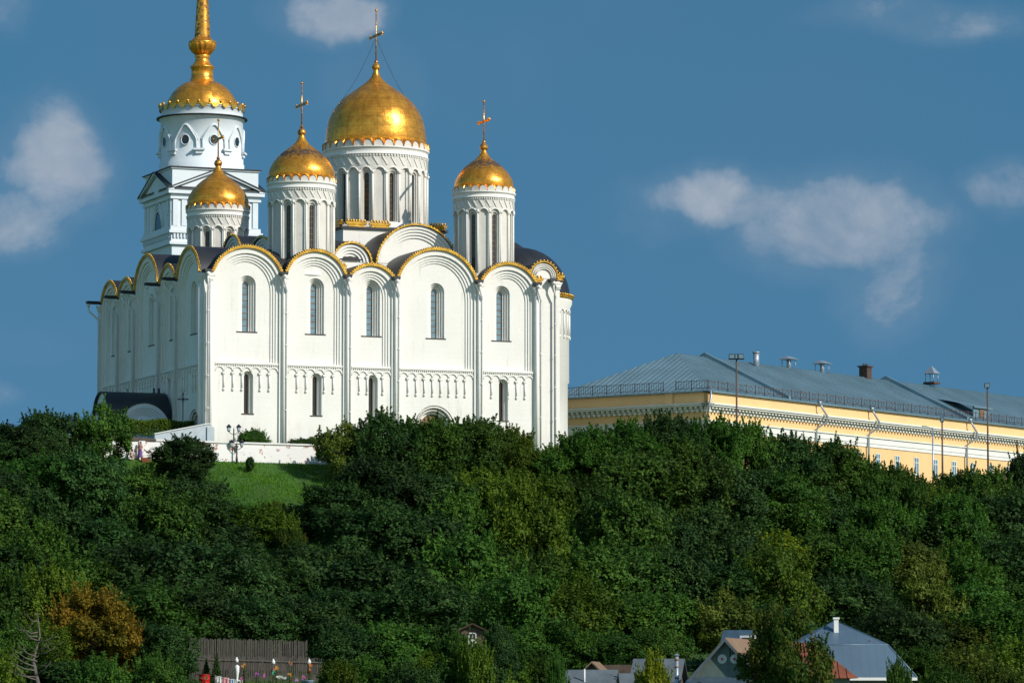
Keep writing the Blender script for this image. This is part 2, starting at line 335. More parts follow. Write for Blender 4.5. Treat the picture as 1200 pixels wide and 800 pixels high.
def facade(name, fn, L, bays, wcx, portal, glass):
    w = MB(); D1 = .18
    holes0 = []
    for l, r, p in bays:
        cx = (l+r)/2; hw = (r-l)/2-.12
        holes0.append(arch(cx, hw, ZB+.5, p-.62, 18, rise=min(hw, p-.62-(ZSP-1.6))))
    w.sheet(silhouette(L, bays, ZSP), holes0, fn, 0)
    for h in holes0: w.jamb(h, fn, 0, D1)
    dark = []
    for bi, (l, r, p) in enumerate(bays):
        cx = (l+r)/2; hw = (r-l)/2-.12; rz = min(hw, p-.62-(ZSP-1.6))
        ins = .3; up = [arch(cx, hw-ins, 7.42, p-.62-ins, 18, rise=rz-.1)]
        wx = wcx[bi]
        lows = []
        if bi == portal: lows.append(arch(22.8 if fn is fS else cx, 2.0, ZB+.6, 3.95, 14))
        else: lows.append(arch(wx, .52, 2.7, 6.62, 10))
        if fn is fW and bi == 0: lows = [arch(cx-1.2, 1.5, ZB+.6, 3.2, 12)]
        w.sheet(holes0[bi], up+lows, fn, D1)
        d = D1
        # stepped recess of the upper wall
        for k in range(3):
            w.jamb(up[0], fn, d, d+.10); d += .10
            nxt = arch(cx, hw-ins-.22*(k+1), 7.42+.02*(k+1), p-.62-ins-.22*(k+1), 18, rise=rz-.1-.1*(k+1))
            if k < 2:
                w.sheet(up[0], [nxt], fn, d); up = [nxt]
        zt = 15.5 if fn is fS else 15.2; zb = 10.3
        wo = [arch(wx, .82, zb, zt, 12)]
        w.sheet(up[0], [wo[0]], fn, d)
        for k in range(4):
            w.jamb(wo[0], fn, d, d+.2); d += .2
            if k < 3:
                nx_ = arch(wx, .82-.17*(k+1), zb+.01*(k+1), zt-.17*(k+1), 12); w.sheet(wo[0], [nx_], fn, d); wo = [nx_]
        small_window(cath, fn, wx, .31, zb+.03, zt-.51, d-.02, glass)
        # sill slab
        s = MB(); s.prism([(wx-1.05, zb-.12), (wx+1.0, zb-.12), (wx+1.0, zb), (wx-1.05, zb)], fn, .45, .66); s.build('window_sill', M['trimdark'], cath)
        # bottom
        lo = lows[0]
        if bi == portal or (fn is fW and bi == 0):
            c0 = 22.8 if fn is fS else (cx if bi == portal else cx-1.2); hw0 = 2.0 if bi == portal else 1.5; zp0 = 3.95 if bi == portal else 3.2; d = D1; cur = lo
            for k in range(4):
                w.jamb(cur, fn, d, d+.22); d += .22
                if k < 3:
                    q = arch(c0, hw0-.26*(k+1), ZB+.6, zp0-.26*(k+1), 14); w.sheet(cur, [q], fn, d); cur = q
            g = MB(); g.sheet(arch(c0, hw0-.78, ZB+.6, zp0-.78, 14), [], fn, d-.03); g.build('portal_door', M['bars'], cath)
            for k in range(2):
                rr = MB(); rr.tube([fn(a, D1+.22*(k+.6), z) for a, z in arch(c0, hw0-.26*(k+.7), ZB+.6, zp0-.26*(k+.7), 16)[1:]], .10, 6); rr.build('portal_archivolt', M['stone'], cath)
        else:
            w.jamb(lo, fn, D1, D1+.35)
            q = arch(wx, .27, 2.72, 6.40, 10); w.sheet(lo, [q], fn, D1+.35); w.jamb(q, fn, D1+.35, D1+.8)
            small_window(cath, fn, wx, .26, 2.74, 6.38, D1+.78, M['glassdark'], False)
            s = MB(); s.prism([(wx-.6, 2.6), (wx+.6, 2.6), (wx+.6, 2.7), (wx-.6, 2.7)], fn, .12, .3); s.build('window_sill', M['trimdark'], cath)
        # blind arcade frieze
        a = MB(); n = max(4, round((r-l-.3)/.86)); sp = (r-l-.36)/n; x0 = l+.18
        a.prism([(x0, 7.22), (r-.18, 7.22), (r-.18, 7.38), (x0, 7.38)], fn, .02, .3)
        for k in range(n*4):
            xx = x0+sp/4*(k+.2); a.prism([(xx, 7.08), (xx+sp/8, 7.08), (xx+sp/8, 7.2), (xx, 7.2)], fn, .08, .25)
        lowhw = .5 if bi != portal else -1
        for k in range(n):
            c = x0+sp*(k+.5); a.tube([fn(x, .14, z) for x, z in arch(c, sp/2, 6.45, 6.45+sp/2+.1, 8)[2:]], .085, 5)
        for k in range(1, n):
            xx = x0+sp*k
            if abs(xx-wx) < lowhw+.02: continue
            a.tube([fn(xx, .12, 4.95), fn(xx, .12, 6.3)], .075, 6); a.prism([(xx-.14, 6.3), (xx+.14, 6.3), (xx+.17, 6.48), (xx-.17, 6.48)], fn, 0, .2)
            a.tube([fn(xx, .12, 4.72), fn(xx, .12, 4.85), fn(xx, .12, 5.0)], [.03, .13, .08], 6)
        a.build('blind_arcade', M['plaster'], cath)
    w.build('facade_wall', M['plaster'], cath)
    # roof vaults with gilded edge
    rv = MB(); depth = 6.2 if fn is fS else 9.5
    for l, r, p in bays:
        cx = (l+r)/2; hw = (r-l)/2+.12
        s0 = seg(cx, hw, ZSP-.15, p, 18, .05); s1 = seg(cx, hw, ZSP-.15, p, 18, .16)
        rv.strip([fn(a, -.12, z) for a, z in s1], [fn(a, depth, z) for a, z in s1], True)
        rv.strip([fn(a, -.12, z) for a, z in s0], [fn(a, -.12, z) for a, z in s1])
        rv.strip([fn(a, -.12, z) for a, z in s0], [fn(a, .3, z) for a, z in s0])
    rv.build('vaulted_roof', M['darkroof'], cath)
    for l, r, p in bays:
        cx = (l+r)/2; hw = (r-l)/2+.12; t = MB()
        o0 = seg(cx, hw, ZSP-.15, p, 40, -.14); o1 = seg(cx, hw, ZSP-.15, p, 40, .08)
        e0 = [fn(a, -.22, z) for a, z in o0]; e1 = [fn(a, -.22, z) for a, z in o1]; e2 = [fn(a, .02, z) for a, z in o0]; e3 = [fn(a, .02, z) for a, z in o1]
        t.strip(e0, e1); t.strip(e1, e3); t.strip(e0, e2)
        L_ = len(o1)
        tot = sum(math.dist(o1[i], o1[i+1]) for i in range(L_-1)); nt_ = int(tot/.25); big = seg(cx, hw, ZSP-.15, p, nt_, .10); bi2 = seg(cx, hw, ZSP-.15, p, nt_, -.04)
        for q, q2 in zip(big, bi2):
            t.ball(fn(q[0], -.1, q[1]+.02), .085, 3, 1.3); t.ball(fn(q2[0], -.23, q2[1]), .05, 3)
        t.build('gilded_arch_trim', M['goldtrim'], cath)

facade('south', fS, LU, BS, [4.35, 11.05, 16.6, 23.05, 29.7], 3, M['glass'])
facade('west', fW, LV, BW, [4.55, 11.0, 17.7, 24.4, 29.9], 2, M['glassdark'])

# plain north and east walls, flat valley roof, piers, downpipes
b = MB(); b.prism([(0, ZB), (LU, ZB), (LU, 15.8), (0, 15.8)], lambda a, d, z: (a, LV+d-.3, z), 0, .3); b.build('north_wall', M['plaster'], cath)
b = MB(); b.box(1.7, LU, 1.7, LV-.3, 15.45, 15.62); b.build('valley_roof', M['darkroof'], cath)
def capital(mb, fn, x, d, z, r):
    mb.prism([(x-r*.9, z), (x+r*.9, z), (x+r*1.7, z+.35), (x-r*1.7, z+.35)], fn, d-r*1.5, d+r)
    mb.prism([(x-r*1.9, z+.35), (x+r*1.9, z+.35), (x+r*1.9, z+.5), (x-r*1.9, z+.5)], fn, d-r*1.7, d+r)
    mb.prism([(x-r*1.2, z-.12), (x+r*1.2, z-.12), (x+r*1.2, z-.04), (x-r*1.2, z-.04)], fn, d-r*1.2, d+r)
def pier(fn, x, hw):
    p = MB()
    p.prism([(x-hw, ZB), (x+hw, ZB), (x+hw, 14.9), (x-hw, 14.9)], fn, -.16, .004)
    p.tube([fn(x, -.16, ZB), fn(x, -.16, 14.9)], .17, 10); capital(p, fn, x, -.1, 14.9, .2)
    p.build('engaged_column', M['plaster'], cath)
for x in (7.75, 14.02, 18.83, 27.18): pier(fS, x, .2)
pier(fS, .62, .16); pier(fS, 33.05, .18)
for x in (8.3, 13.68, 21.75, 27.1): pier(fW, x, .2)
pier(fW, .7, .16); pier(fW, 32.9, .16)
def downpipe(fn, x, z1=15.35, lean=.75, trough=True, dx=.42):
    p = MB(); p.mi = 0
    p.tube([fn(x+dx*.1, -lean-.25, z1-.05), fn(x+dx*.1, -lean-.25, z1-.45), fn(x+dx, -.45, z1-1.25), fn(x+dx, -.3, z1-1.5), fn(x+dx, -.3, ZB)], .10, 8)
    p.tube([fn(x+dx*.1, -lean-.25, z1+.25), fn(x+dx*.1, -lean-.25, z1-.1)], [.24, .12], 8)
    for z in (12, 9, 6, 3, 0): p.tube([fn(x+dx, -.3, z), fn(x+dx, -.3, z+.1)], .135, 8)
    o = p.build('downpipe', M['whitemetal'], cath)
    if trough:
        g = MB(); g.prism([(x-.28, z1+.22), (x+.28, z1+.22), (x+.34, z1+.5), (x-.34, z1+.5)], fn, -lean-.45, .4); g.build('gutter_spout', M['darkroof'], o)
for x in (7.6, 13.9, 18.7, 27.05): downpipe(fS, x, lean=.35, dx=.30)
downpipe(fS, .2, lean=.25, dx=.1); downpipe(fS, 33.0, lean=.3, dx=.35)
for x in (8.3, 13.68, 21.75, 27.1, 33.1): downpipe(fW, x, lean=1.0, dx=-.35)
# small crown shaped ornaments in the roof valleys
def crest(u, v, z, w=1.6, rot=0):
    p = MB(); c, s_ = math.cos(rot), math.sin(rot)
    def fn(a, d, zz): return (u+a*c-d*s_, v+a*s_+d*c, zz)
    p.prism([(-w/2, z), (w/2, z), (w/2*.8, z+.25), (-w/2*.8, z+.25)], fn, -.15, .15); p.prism([(-w/2*1.1, z+.25), (w/2*1.1, z+.25), (w/2*1.15, z+.5), (-w/2*1.15, z+.5)], fn, -.2, .2)
    k = int(w/.26)
    for i in range(k): p.ball(fn(-w/2*1.05+w*1.05*(i+.5)/k, -.05, z+.62), .13, 3, 1.4)
    p.build('gilded_crest', M['goldtrim'], cath)
crest(8.3, 1.9, 16.4); crest(27.3, 2.2, 16.2, 2.2); crest(14.3, 3.0, 16.6, 1.2); crest(33.2, .8, 15.9, 1.5); crest(.4, 7.9, 16.1, .9, PI/2)

# ---- inner (older) body with its own zakomaras
CU0, CU1, CV0, CV1 = 8.6, 33.6, 5.2, 28.2
def inner(fn, base, lo, hi, bays, zs, depth, rv, wl):
    w = MB(); pts = [(lo, 14), (hi, 14), (hi, zs)]
    for l, r, p in sorted(bays, reverse=True): pts += seg((l+r)/2, (r-l)/2, zs+.0, p)
    pts += [(lo, zs)]
    w.prism([(lo, 14), (hi, 14), (hi, zs-.02), (lo, zs-.02)], fn, base, base+.8)
    for l, r, p in bays:
        cx = (l+r)/2; hw = (r-l)/2; d = base-.05
        cur = seg(cx, hw, zs, p, 20)
        w.jamb(cur, fn, d, d+.4)
        for k in range(4):
            nx_ = seg(cx, hw-.28*(k+1), zs, p-.28*(k+1), 20)
            w.strip([fn(a, d, z) for a, z in cur], [fn(a, d, z) for a, z in nx_]); w.jamb(nx_, fn, d, d+.13); d += .13; cur = nx_
        w.sheet(cur, [], fn, d)
        t0 = seg(cx, hw, zs, p, 20, .06); t1 = seg(cx, hw, zs, p, 20, .20)
        rv.strip([fn(a, base-.2, z) for a, z in t0], [fn(a, depth, z) for a, z in t0], True)
        t = MB(); t.strip([fn(a, base-.26, z) for a, z in t0], [fn(a, base-.26, z) for a, z in t1]); t.strip([fn(a, base-.26, z) for a, z in t1], [fn(a, base, z) for a, z in t1])
        for q in seg(cx, hw, zs, p, int(hw*9), .2): t.ball(fn(q[0], base-.18, q[1]), .10, 3, 1.2)
        t.build('gilded_arch_trim', M['goldtrim'], cath)
    w.build('inner_gable_wall', M['plaster'], cath)
rv = MB()
inner(fS, CV0, CU0, 28.0, [(9.0, 14.2, 19.6), (14.5, 18.1, 19.4), (18.9, 26.9, 21.4)], 17.7, 11.5, rv, None)
inner(fW, CU0, CV0, CV1, [(5.4, 12.6, 20.0), (14.4, 20.9, 21.1), (21.4, 27.8, 19.6)], 17.9, 17.5, rv, None)
rv.mi = 0
rv.box(CU0+.9, CU1, CV0+.9, CV1, 17.3, 17.75)
rv.build('inner_vaulted_roof', M['darkroof'], cath)
b = MB(); b.box(27.5, CU1, CV0+.02, CV1, 14, 17.4); b.build('inner_wall', M['plaster'], cath)
# square plinth under the great drum
b = MB(); b.box(22.86-5.25, 22.86+5.25, 16.5-5.25, 16.5+5.25, 17, 21.6); b.build('drum_plinth', M['plaster'], cath)
b = MB(); b.box(22.86-5.5, 22.86+5.5, 16.5-5.5, 16.5+5.5, 21.6, 21.8); b.build('plinth_flashing', M['darkroof'], cath)
for (u, v, w_, r_) in ((18.9, 11.15, 1.9, 0), (21.3, 11.15, 1.9, 0), (27.3, 11.15, 1.6, 0), (17.55, 12.6, 2.0, PI/2)): crest(u, v, 21.75, w_, r_)
# ---- east end: lower narrow bay and apses
b = MB()
EU = 35.5
hole = seg(34.35, 1.05, 16.6, 17.7, 12)
b.box(LU+.01, EU, 1.4, 9, ZB, 16.45)
b.prism([(33.1, 16.45), (35.6, 16.45)]+seg(34.35, 1.25, 16.5, 17.9, 12), fS, 1.35, 1.9)
b.build('east_bay_wall', M['plaster'], cath)
t = MB()
for k, (off, d) in enumerate(((0, 1.3), (-.2, 1.27), (-.4, 1.24))): t.tube([fS(a, d, z) for a, z in seg(34.35, 1.2+off, 16.5, 17.8+off, 14)], .07, 5)
t.build('east_bay_archivolt', M['stone'], cath)
t = MB(); sg = seg(34.35, 1.3, 16.5, 18.0, 16, .1)
t.strip([fS(a, 1.2, z) for a, z in seg(34.35, 1.3, 16.5, 18.0, 16)], [fS(a, 1.2, z) for a, z in sg]); t.strip([fS(a, 1.2, z) for a, z in sg], [fS(a, 1.6, z) for a, z in sg])
for q in seg(34.35, 1.3, 16.5, 18.0, 14, .15): t.ball((q[0], 1.25, q[1]), .11, 3, 1.2)
t.build('gilded_arch_trim', M['goldtrim'], cath)
b = MB(); sg = seg(34.35, 1.3, 16.5, 18.0, 16, .05); b.strip([fS(a, 1.3, z) for a, z in sg], [fS(a, 7, z) for a, z in sg], True)
b.build('east_bay_roof', M['darkroof'], cath)
pe = MB(); pe.prism([(35.55, ZB), (35.95, ZB), (35.95, 16.2), (35.55, 16.2)], fS, 1.2, 2.0); capital(pe, fS, 35.75, 1.3, 15.6, .2); pe.build('engaged_column', M['plaster'], cath)
downpipe(lambda a, d, z: (a, d+1.3, z), 35.1, z1=15.9, lean=.3, dx=.3)
crest(35.6, 1.6, 16.35, 1.7)
def apse(cu, cv, r, ztop, zroof):
    w = MB(); w.lathe([(ZB, r*.97), (6.9, r*.97), (7.0, r), (ztop-1.2, r), (ztop-1.1, r+.1), (ztop-.9, r+.1), (ztop-.5, r+.28), (ztop, r+.3)], cu, cv, 48)
    wp = w.build('apse_wall', M['plaster'], cath)
    a = MB()
    for k in range(36):
        t0 = 2*PI*k/36; t1 = 2*PI*(k+1)/36
        P = lambda t_, z: (cu+(r+.05)*math.cos(t_), cv+(r+.05)*math.sin(t_), z)
        a.tube([P((t0+t1)/2+(t1-t0)/2*math.cos(PI*j/6), 13.6+.4*math.sin(PI*j/6)) for j in range(7)], .08, 5)
        a.tube([P(t0, 11.4), P(t0, 13.5)], .075, 5); a.tube([P(t0, 11.1), P(t0, 11.3), P(t0, 11.45)], [.03, .13, .08], 5)
    a.build('blind_arcade', M['plaster'], wp)
    rf = MB(); rf.lathe([(ztop+.02, r+.25)]+[(ztop+(zroof-ztop)*math.sin(PI/2*k/10), max(.01, (r+.1)*math.cos(PI/2*k/10)*(1 if k < 10 else 1))) for k in range(11)], cu, cv, 48)
    rf.build('apse_roof', M['darkroof'], wp)
    g = MB(); g.lathe([(ztop-.12, r+.32), (ztop-.05, r+.42), (ztop+.18, r+.42), (ztop+.2, r+.2)], cu, cv, 48)
    for k in range(90):
        t_ = 2*PI*k/90; g.ball((cu+(r+.42)*math.cos(t_), cv+(r+.42)*math.sin(t_), ztop+.25), .11, 3, 1.3)
    g.build('gilded_rim', M['goldtrim'], wp)
apse(34.9, 8.3, 4.6, 15.1, 20.1); apse(35.2, 16.5, 5.2, 16.2, 22.0); apse(34.9, 24.7, 4.6, 15.1, 20.1)

# ---- drums, domes and crosses
def cross(parent, z, h, hw, r=.05, m='goldspire'):
    c = MB(); bz = z+h*.53
    c.tube([(0, 0, z-.1), (0, 0, z+h)], [r*1.5, r], 6)
    c.box(-.06, .06, -hw, hw, bz-.11, bz+.11)
    for s_ in (-1, 1):
        c.ball((0, s_*(hw+.05), bz), .12, 4); c.box(-.07, .07, s_*hw-.07, s_*hw+.07, bz-.2, bz+.2)
    c.ball((0, 0, z+h+.05), .14, 4); c.ball((0, 0, z+.15), .2, 4, .8)
    c.lathe([(z-.75, .10), (z-.6, .34), (z-.35, .42), (z-.1, .30), (z+.05, .10)], 0, 0, 14)
    return c.build('cross', M[m], parent)
def skirt(mb, r, zt, h, n, flare):
    """gilded edge with scalloped cut-outs"""
    top = []; mid = []; bot = []; seg_ = 8
    for k in range(n*seg_):
        a = 2*PI*k/(n*seg_); t = 2*((k % seg_)/seg_)-1
        zz = zt-h*(1-.92*math.sqrt(max(0, 1-t*t)))
        top.append((r*.985*math.cos(a), r*.985*math.sin(a), zt+.12)); bot.append(((r+flare)*math.cos(a), (r+flare)*math.sin(a), zz-.04))
    mb.strip(top, bot, closed=True); 
    inn = [(x*.985, y*.985, z) for x, y, z in bot]; mb.strip(bot, inn, closed=True)
def drum(u, v, r, z0, z1, nwin, rot, prof, goldm, ns, ch, chw, label=None):
    """z1 = underside of the gilded edge; prof = (height above z1, radius)"""
    e = empty('domed_drum', (u, v, 0)); e.parent = cath
    # body: sectors with alternating windows and blind niches, each with round head
    nsec = nwin*2; w = MB(); da = 2*PI/nsec
    zt = z1-2.0*(1 if r > 4 else .62); zlow = z0+.6
    small = r < 4
    ztn = z1-(2.25 if not small else 1.88)   # niche head
    def fn(a, d, z): return ((r-d)*math.cos(a/r), (r-d)*math.sin(a/r), z)
    wins = []; gd = .60 if not small else .42
    for k in range(nsec):
        c = (rot+k*da)*r; half = da*r/2
        hw = half*.72
        out_ = [(c-half, z0), (c, z0), (c+half, z0), (c+half, z1+.3), (c, z1+.3), (c-half, z1+.3)]
        n1_ = arch(c, hw, zlow, ztn, 10)
        w.sheet(out_, [n1_], fn, 0); w.jamb(n1_, fn, 0, .14)
        if k % 2 == 0:
            h2 = hw*.74; n2__ = arch(c, h2, zlow+.02, ztn-.22, 10); w.sheet(n1_, [n2__], fn, .14); w.jamb(n2__, fn, .14, .30)
            h3 = hw*.54; n3_ = arch(c, h3, zlow+.04, ztn-.42, 10); w.sheet(n2__, [n3_], fn, .30); w.jamb(n3_, fn, .30, gd+.02); wins.append((c, h3))
        else: w.sheet(n1_, [], fn, .14)
    w.build('drum_wall', M['stone'] if not small else M['stone'], e)
    for c, h3 in wins:
        f = MB()
        zb_, zt_ = zlow+.04, ztn-.42
        f.mi = 0; f.sheet(arch(c, h3, zb_, zt_, 8), [], fn, gd)
        f.mi = 1; kk = int((zt_-zb_)/.5)
        for j in range(1, kk):
            z = zb_+(zt_-zb_)*j/kk; f.prism([(c-h3, z-.025), (c+h3, z-.025), (c+h3, z+.025), (c-h3, z+.025)], fn, gd-.05, gd-.005)
        f.prism([(c-.02, zb_), (c+.02, zb_), (c+.02, zt_), (c-.02, zt_)], fn, gd-.04, gd-.006)
        f.build('window', [M['glassdark'], M['bars']], e)
    o = MB()
    for k in range(nsec):
        a = (rot+(k+.5)*da)*r; cr = .11 if not small else .075
        o.tube([fn(a, 0, zlow), fn(a, 0, ztn-.55*(1 if not small else .6))], cr, 8)
        zc = ztn-.55*(1 if not small else .6); o.tube([fn(a, 0, zc-.02), fn(a, -.02, zc+.3)], [cr*1.1, cr*2.0], 8)
        c = (rot+k*da)*r; hw = da*r/2*.80
        o.tube([fn(x, -.03, z) for x, z in arch(c, hw, ztn-hw, ztn+.10, 10)[2:]], .07, 5)
    # zigzag band
    nz = 36 if not small else 28; zz0 = ztn+(.30 if not small else .22); hz = .78 if not small else .66
    for k in range(nz):
        a = 2*PI*k/nz*r; wd = 2*PI*r/nz
        o.prism([(a-wd*.34, zz0+hz), (a-wd*.20, zz0+hz), (a+wd*.36, zz0+.02), (a+wd*.22, zz0)], fn, -.07, .01)
    nd = nz*3; zd = zz0+hz+.10
    for k in range(nd):
        a = 2*PI*k/nd*r; wd = 2*PI*r/nd; o.prism([(a, zd), (a+wd*.5, zd), (a+wd*.5, zd+.16), (a, zd+.16)], fn, -.09, .01)
    o.lathe([(zd+.16, r+.02), (zd+.17, r+.12), (zd+.26, r+.14), (zd+.28, r+.06), (z1-.28, r+.06), (z1-.25, r+.16), (z1-.12, r+.2), (z1-.1, r+.02)], 0, 0, 64)
    o.lathe([(z0-.02, r+.22), (z0+.25, r+.22), (z0+.3, r+.1), (z0+.45, r+.08), (z0+.5, r+.01)], 0, 0, 64)
    o.build('drum_ornament', M['plaster'], e)
    sc = MB()
    for k in range(ns):
        a = 2*PI*(k+.5)/ns*r; wd = 2*PI*r/ns
        sc.prism(arch(a, wd*.46, z1-.1, z1+(.55 if not small else .4), 8, rise=(.5 if not small else .35)), fn, -.12, .02)
    sc.build('scalloped_cornice', M['stone'], e)
    dm = MB(); dm.lathe(prof, 0, 0, 96)
    skirt(dm, prof[0][1], prof[0][0]+.10, .72 if not small else .50, ns, .32 if not small else .22)
    do = dm.build('dome', goldm, e); do.location = (0, 0, z1)
    ztop = prof[-1][0]+z1
    cross(e, ztop+.5, ch, chw)
    return e
GP = [(.55, 4.93), (1.0, 4.96), (1.48, 4.90), (2.0, 4.83), (2.49, 4.73), (3.0, 4.60), (3.5, 4.40), (4.0, 4.12), (4.51, 3.76), (4.9, 3.42), (5.27, 3.02), (5.65, 2.50), (6.03, 1.96), (6.3, 1.60), (6.54, 1.26), (6.8, .94), (7.05, .69), (7.3, .48), (7.55, .35), (7.85, .27), (8.15, .24)]
big = drum(22.86, 16.5, 5.05, 21.9, 29.95, 12, R(-90-22-9)+R(0), GP, M['gold'], 32, 5.2, 1.65)
b = MB()
for ax_b, s_ in ((1, -1), (1, 1)):
    p0 = Vector((0, s_*1.2, 29.95+12.0)); p1 = Vector((0, s_*3.6, 29.95+5.0))
    if ax_b: p0 = Vector((s_*.1, 0, 29.95+11.0)); p1 = Vector((s_*3.6, 0, 29.95+4.75))
    b.tube([p0+(p1-p0)*k/8-Vector((0, 0, .5*math.sin(PI*k/8))) for k in range(9)], .022, 4)
b.build('stay_wires', M['iron'], big)
def sp_prof(s=1.0): return [(z*s, r*s) for z, r in [(.42, 2.93), (.75, 2.98), (1.05, 2.95), (1.4, 2.82), (1.75, 2.62), (2.0, 2.46), (2.23, 2.26), (2.5, 2.01), (2.71, 1.79), (2.95, 1.50), (3.19, 1.16), (3.45, .82), (3.67, .60), (3.9, .43), (4.15, .31), (4.5, .2)]]
drum(10.73, 3.7, 3.12, 15.8, 24.7, 8, R(-90-22-22.5), sp_prof(1.05), M['goldworn'], 26, 4.25, 1.45)
drum(10.19, 27.2, 3.0, 17.6, 24.7, 8, R(-90-22-18), sp_prof(1.02), M['gold'], 26, 3.9, 1.45)
drum(29.27, 4.0, 2.88, 16.2, 24.7, 8, R(-90-22-22.5), sp_prof(.95), M['goldworn'], 24, 4.0, 1.4)
drum(29.27, 28.2, 2.88, 16.2, 24.7, 8, R(0), sp_prof(.95), M['goldworn'], 24, 4.0, 1.4)

# ---- west porch, ramp and hedge
def fP(a, d, z): return (d-5.9, 9.95+a, z)
b = MB(); sil = [(0, ZB), (4.75, ZB)]+seg(2.375, 2.375, 2.6, 5.2, 18)
ho = [(.7, ZB+.1), (4.05, ZB+.1)]+seg(2.375, 1.675, 2.6, 4.4, 16)
b.sheet(sil, [ho], fP, 0); d = 0; cur = ho
for k in range(4):
    b.jamb(cur, fP, d, d+.18); d += .18
    nx_ = [(.7+.25*(k+1), ZB+.1), (4.05-.25*(k+1), ZB+.1)]+seg(2.375, 1.675-.25*(k+1), 2.6, 4.4-.27*(k+1), 16)
    b.sheet(cur, [nx_], fP, d); cur = nx_
b.sheet(cur, [], fP, d+.3)
def fQ(a, d, z): return (-5.9+a, 9.15+d, z)
qa = [(.0, ZB), (5.9, ZB), (5.9, 2.55)]+seg(3.1, 2.35, 2.4, 4.05, 16)+[(0, 2.55)]
b.sheet(qa, [seg(3.1, 1.9, 2.5, 3.65, 14)], fQ, -.06); cur = seg(3.1, 1.9, 2.5, 3.65, 14); d = -.06
for k in range(4):
    b.jamb(cur, fQ, d, d+.12); d += .12; nx_ = seg(3.1, 1.9-.25*(k+1), 2.5, 3.65-.2*(k+1), 14); b.strip([fQ(x, d, z) for x, z in cur], [fQ(x, d, z) for x, z in nx_]); cur = nx_
b.sheet(cur, [], fQ, d)
b.box(-5.88, -.02, 14.4, 14.7, ZB, 2.5)
b.build('west_porch', M['bluewhite'], cath)
b = MB(); sg = seg(2.375, 2.55, 2.35, 5.3, 20); si = seg(2.375, 2.45, 2.35, 5.2, 20)
b.strip([fP(a, -.3, z) for a, z in sg], [fP(a, 5.9, z) for a, z in sg], True); b.strip([fP(a, -.3, z) for a, z in sg], [fP(a, -.3, z) for a, z in si]); b.strip([fP(a, -.3, z) for a, z in si], [fP(a, .3, z) for a, z in si])
for v_ in (1.2, 2.2): b.tube([fP(2.4, 4.4+v_*.5, 5.2), fP(2.4, 4.4+v_*.5, 5.75)], .1, 6)
sg = seg(3.1, 2.5, 2.35, 4.2, 18); b.strip([fQ(a, -.2, z) for a, z in sg], [fQ(a, 2.2, z) for a, z in sg], True); si = seg(3.1, 2.4, 2.35, 4.1, 18); b.strip([fQ(a, -.2, z) for a, z in sg], [fQ(a, -.2, z) for a, z in si])
b.build('porch_roof', M['darkroof'], cath)

def to_world(u, v, z): return Vector((CO[0]+u*math.cos(R(22))-v*math.sin(R(22)), CO[1]+u*math.sin(R(22))+v*math.cos(R(22)), CO[2]+z))
# ramp parapet
rp = empty('ramp_parapet', to_world(-4.7, -1, 0), R(22), 'low pale parapet rising beside the ramp at the cathedral corner', 'parapet')
b = MB(); b.prism([(-.3, -2), (5.0, -2), (5.0, 1.5), (4.7, 1.5), (-.3, .45)], fS, -.2, .2); b.box(4.65, 5.35, -.35, .35, -2, 1.25); b.build('parapet_wall', mat('shade_grey_plaster', (.46, .52, .57), .85, var=.08, vscale=1.5), rp)  # white parapet in shade: the bluish grey of the shade is put into its colour
b = MB(); b.prism([(-.35, .46), (4.7, 1.51), (5.1, 1.51), (5.1, 1.6), (4.7, 1.6), (-.35, .55)], fS, -.3, .3); b.build('coping', M['whitemetal'], rp)
# cross on a pole
mc = empty('memorial_cross', to_world(-1.0, 3, 0), R(22), 'ornate iron cross on a thin pole beside the west wall', 'cross')
b = MB(); b.tube([(0, 0, -.5), (0, 0, 3.5)], .045, 6); b.build('pole', M['rustpole'], mc)
b = MB(); b.tube([(0, 0, 3.4), (0, 0, 4.6)], .05, 6); b.tube([(-.42, 0, 4.05), (.42, 0, 4.05)], .05, 6)
for p_ in ((-.42, 4.05), (.42, 4.05), (0, 4.6)): b.ball((p_[0], 0, p_[1]), .09, 4)
for q in ((-.25, 3.8), (.25, 3.8), (-.25, 4.3), (.25, 4.3)): b.tube([(0, 0, 4.05), (q[0], 0, q[1])], .025, 4)
b.build('cross_head', M['iron'], mc)

# ================================================================= bell tower
bt = empty('bell_tower', (-33.0, 460, 27), R(22), 'white round topped bell tower with golden dome and tall gilded spire behind the cathedral', 'bell tower')
BZ = 27.0; HS = 4.75
def lz(z): return z-BZ
b = MB()
b.box(-HS, HS, -HS, HS, 0, lz(60.2)); b.box(-HS-.15, HS+.15, -HS-.15, HS+.15, lz(60.2), lz(60.35))
for s_ in (-1, 1):   # corner pilasters and cornices
    for q in (-1, 1):
        for e_ in (0, .95):
            b.box(s_*(HS-.35-e_)-.28, s_*(HS-.35-e_)+.28, -HS-.14, -HS+.02, lz(54.2), lz(57.0)) if q == -1 else None
            b.box(-HS-.14, -HS+.02, s_*(HS-.35-e_)-.28, s_*(HS-.35-e_)+.28, lz(54.2), lz(57.0)) if q == -1 else None
for z0_, z1_, o_ in ((52.2, 52.5, .35), (52.5, 53.4, .12), (53.4, 53.7, .4), (53.7, 54.15, .22), (57.0, 57.25, .25), (57.25, 57.55, .15), (57.55, 57.9, .55)):
    b.box(-HS-o_, HS+o_, -HS-o_, HS+o_, lz(z0_), lz(z1_))
for k in range(26):
    x = -HS+.2+k*(2*HS-.4)/25
    b.box(x-.09, x+.09, -HS-.3, -HS-.1, lz(52.9), lz(53.4)); b.box(-HS-.3, -HS-.1, x-.09, x+.09, lz(52.9), lz(53.4))
b.build('tower_shaft', M['bluewhite'], bt)
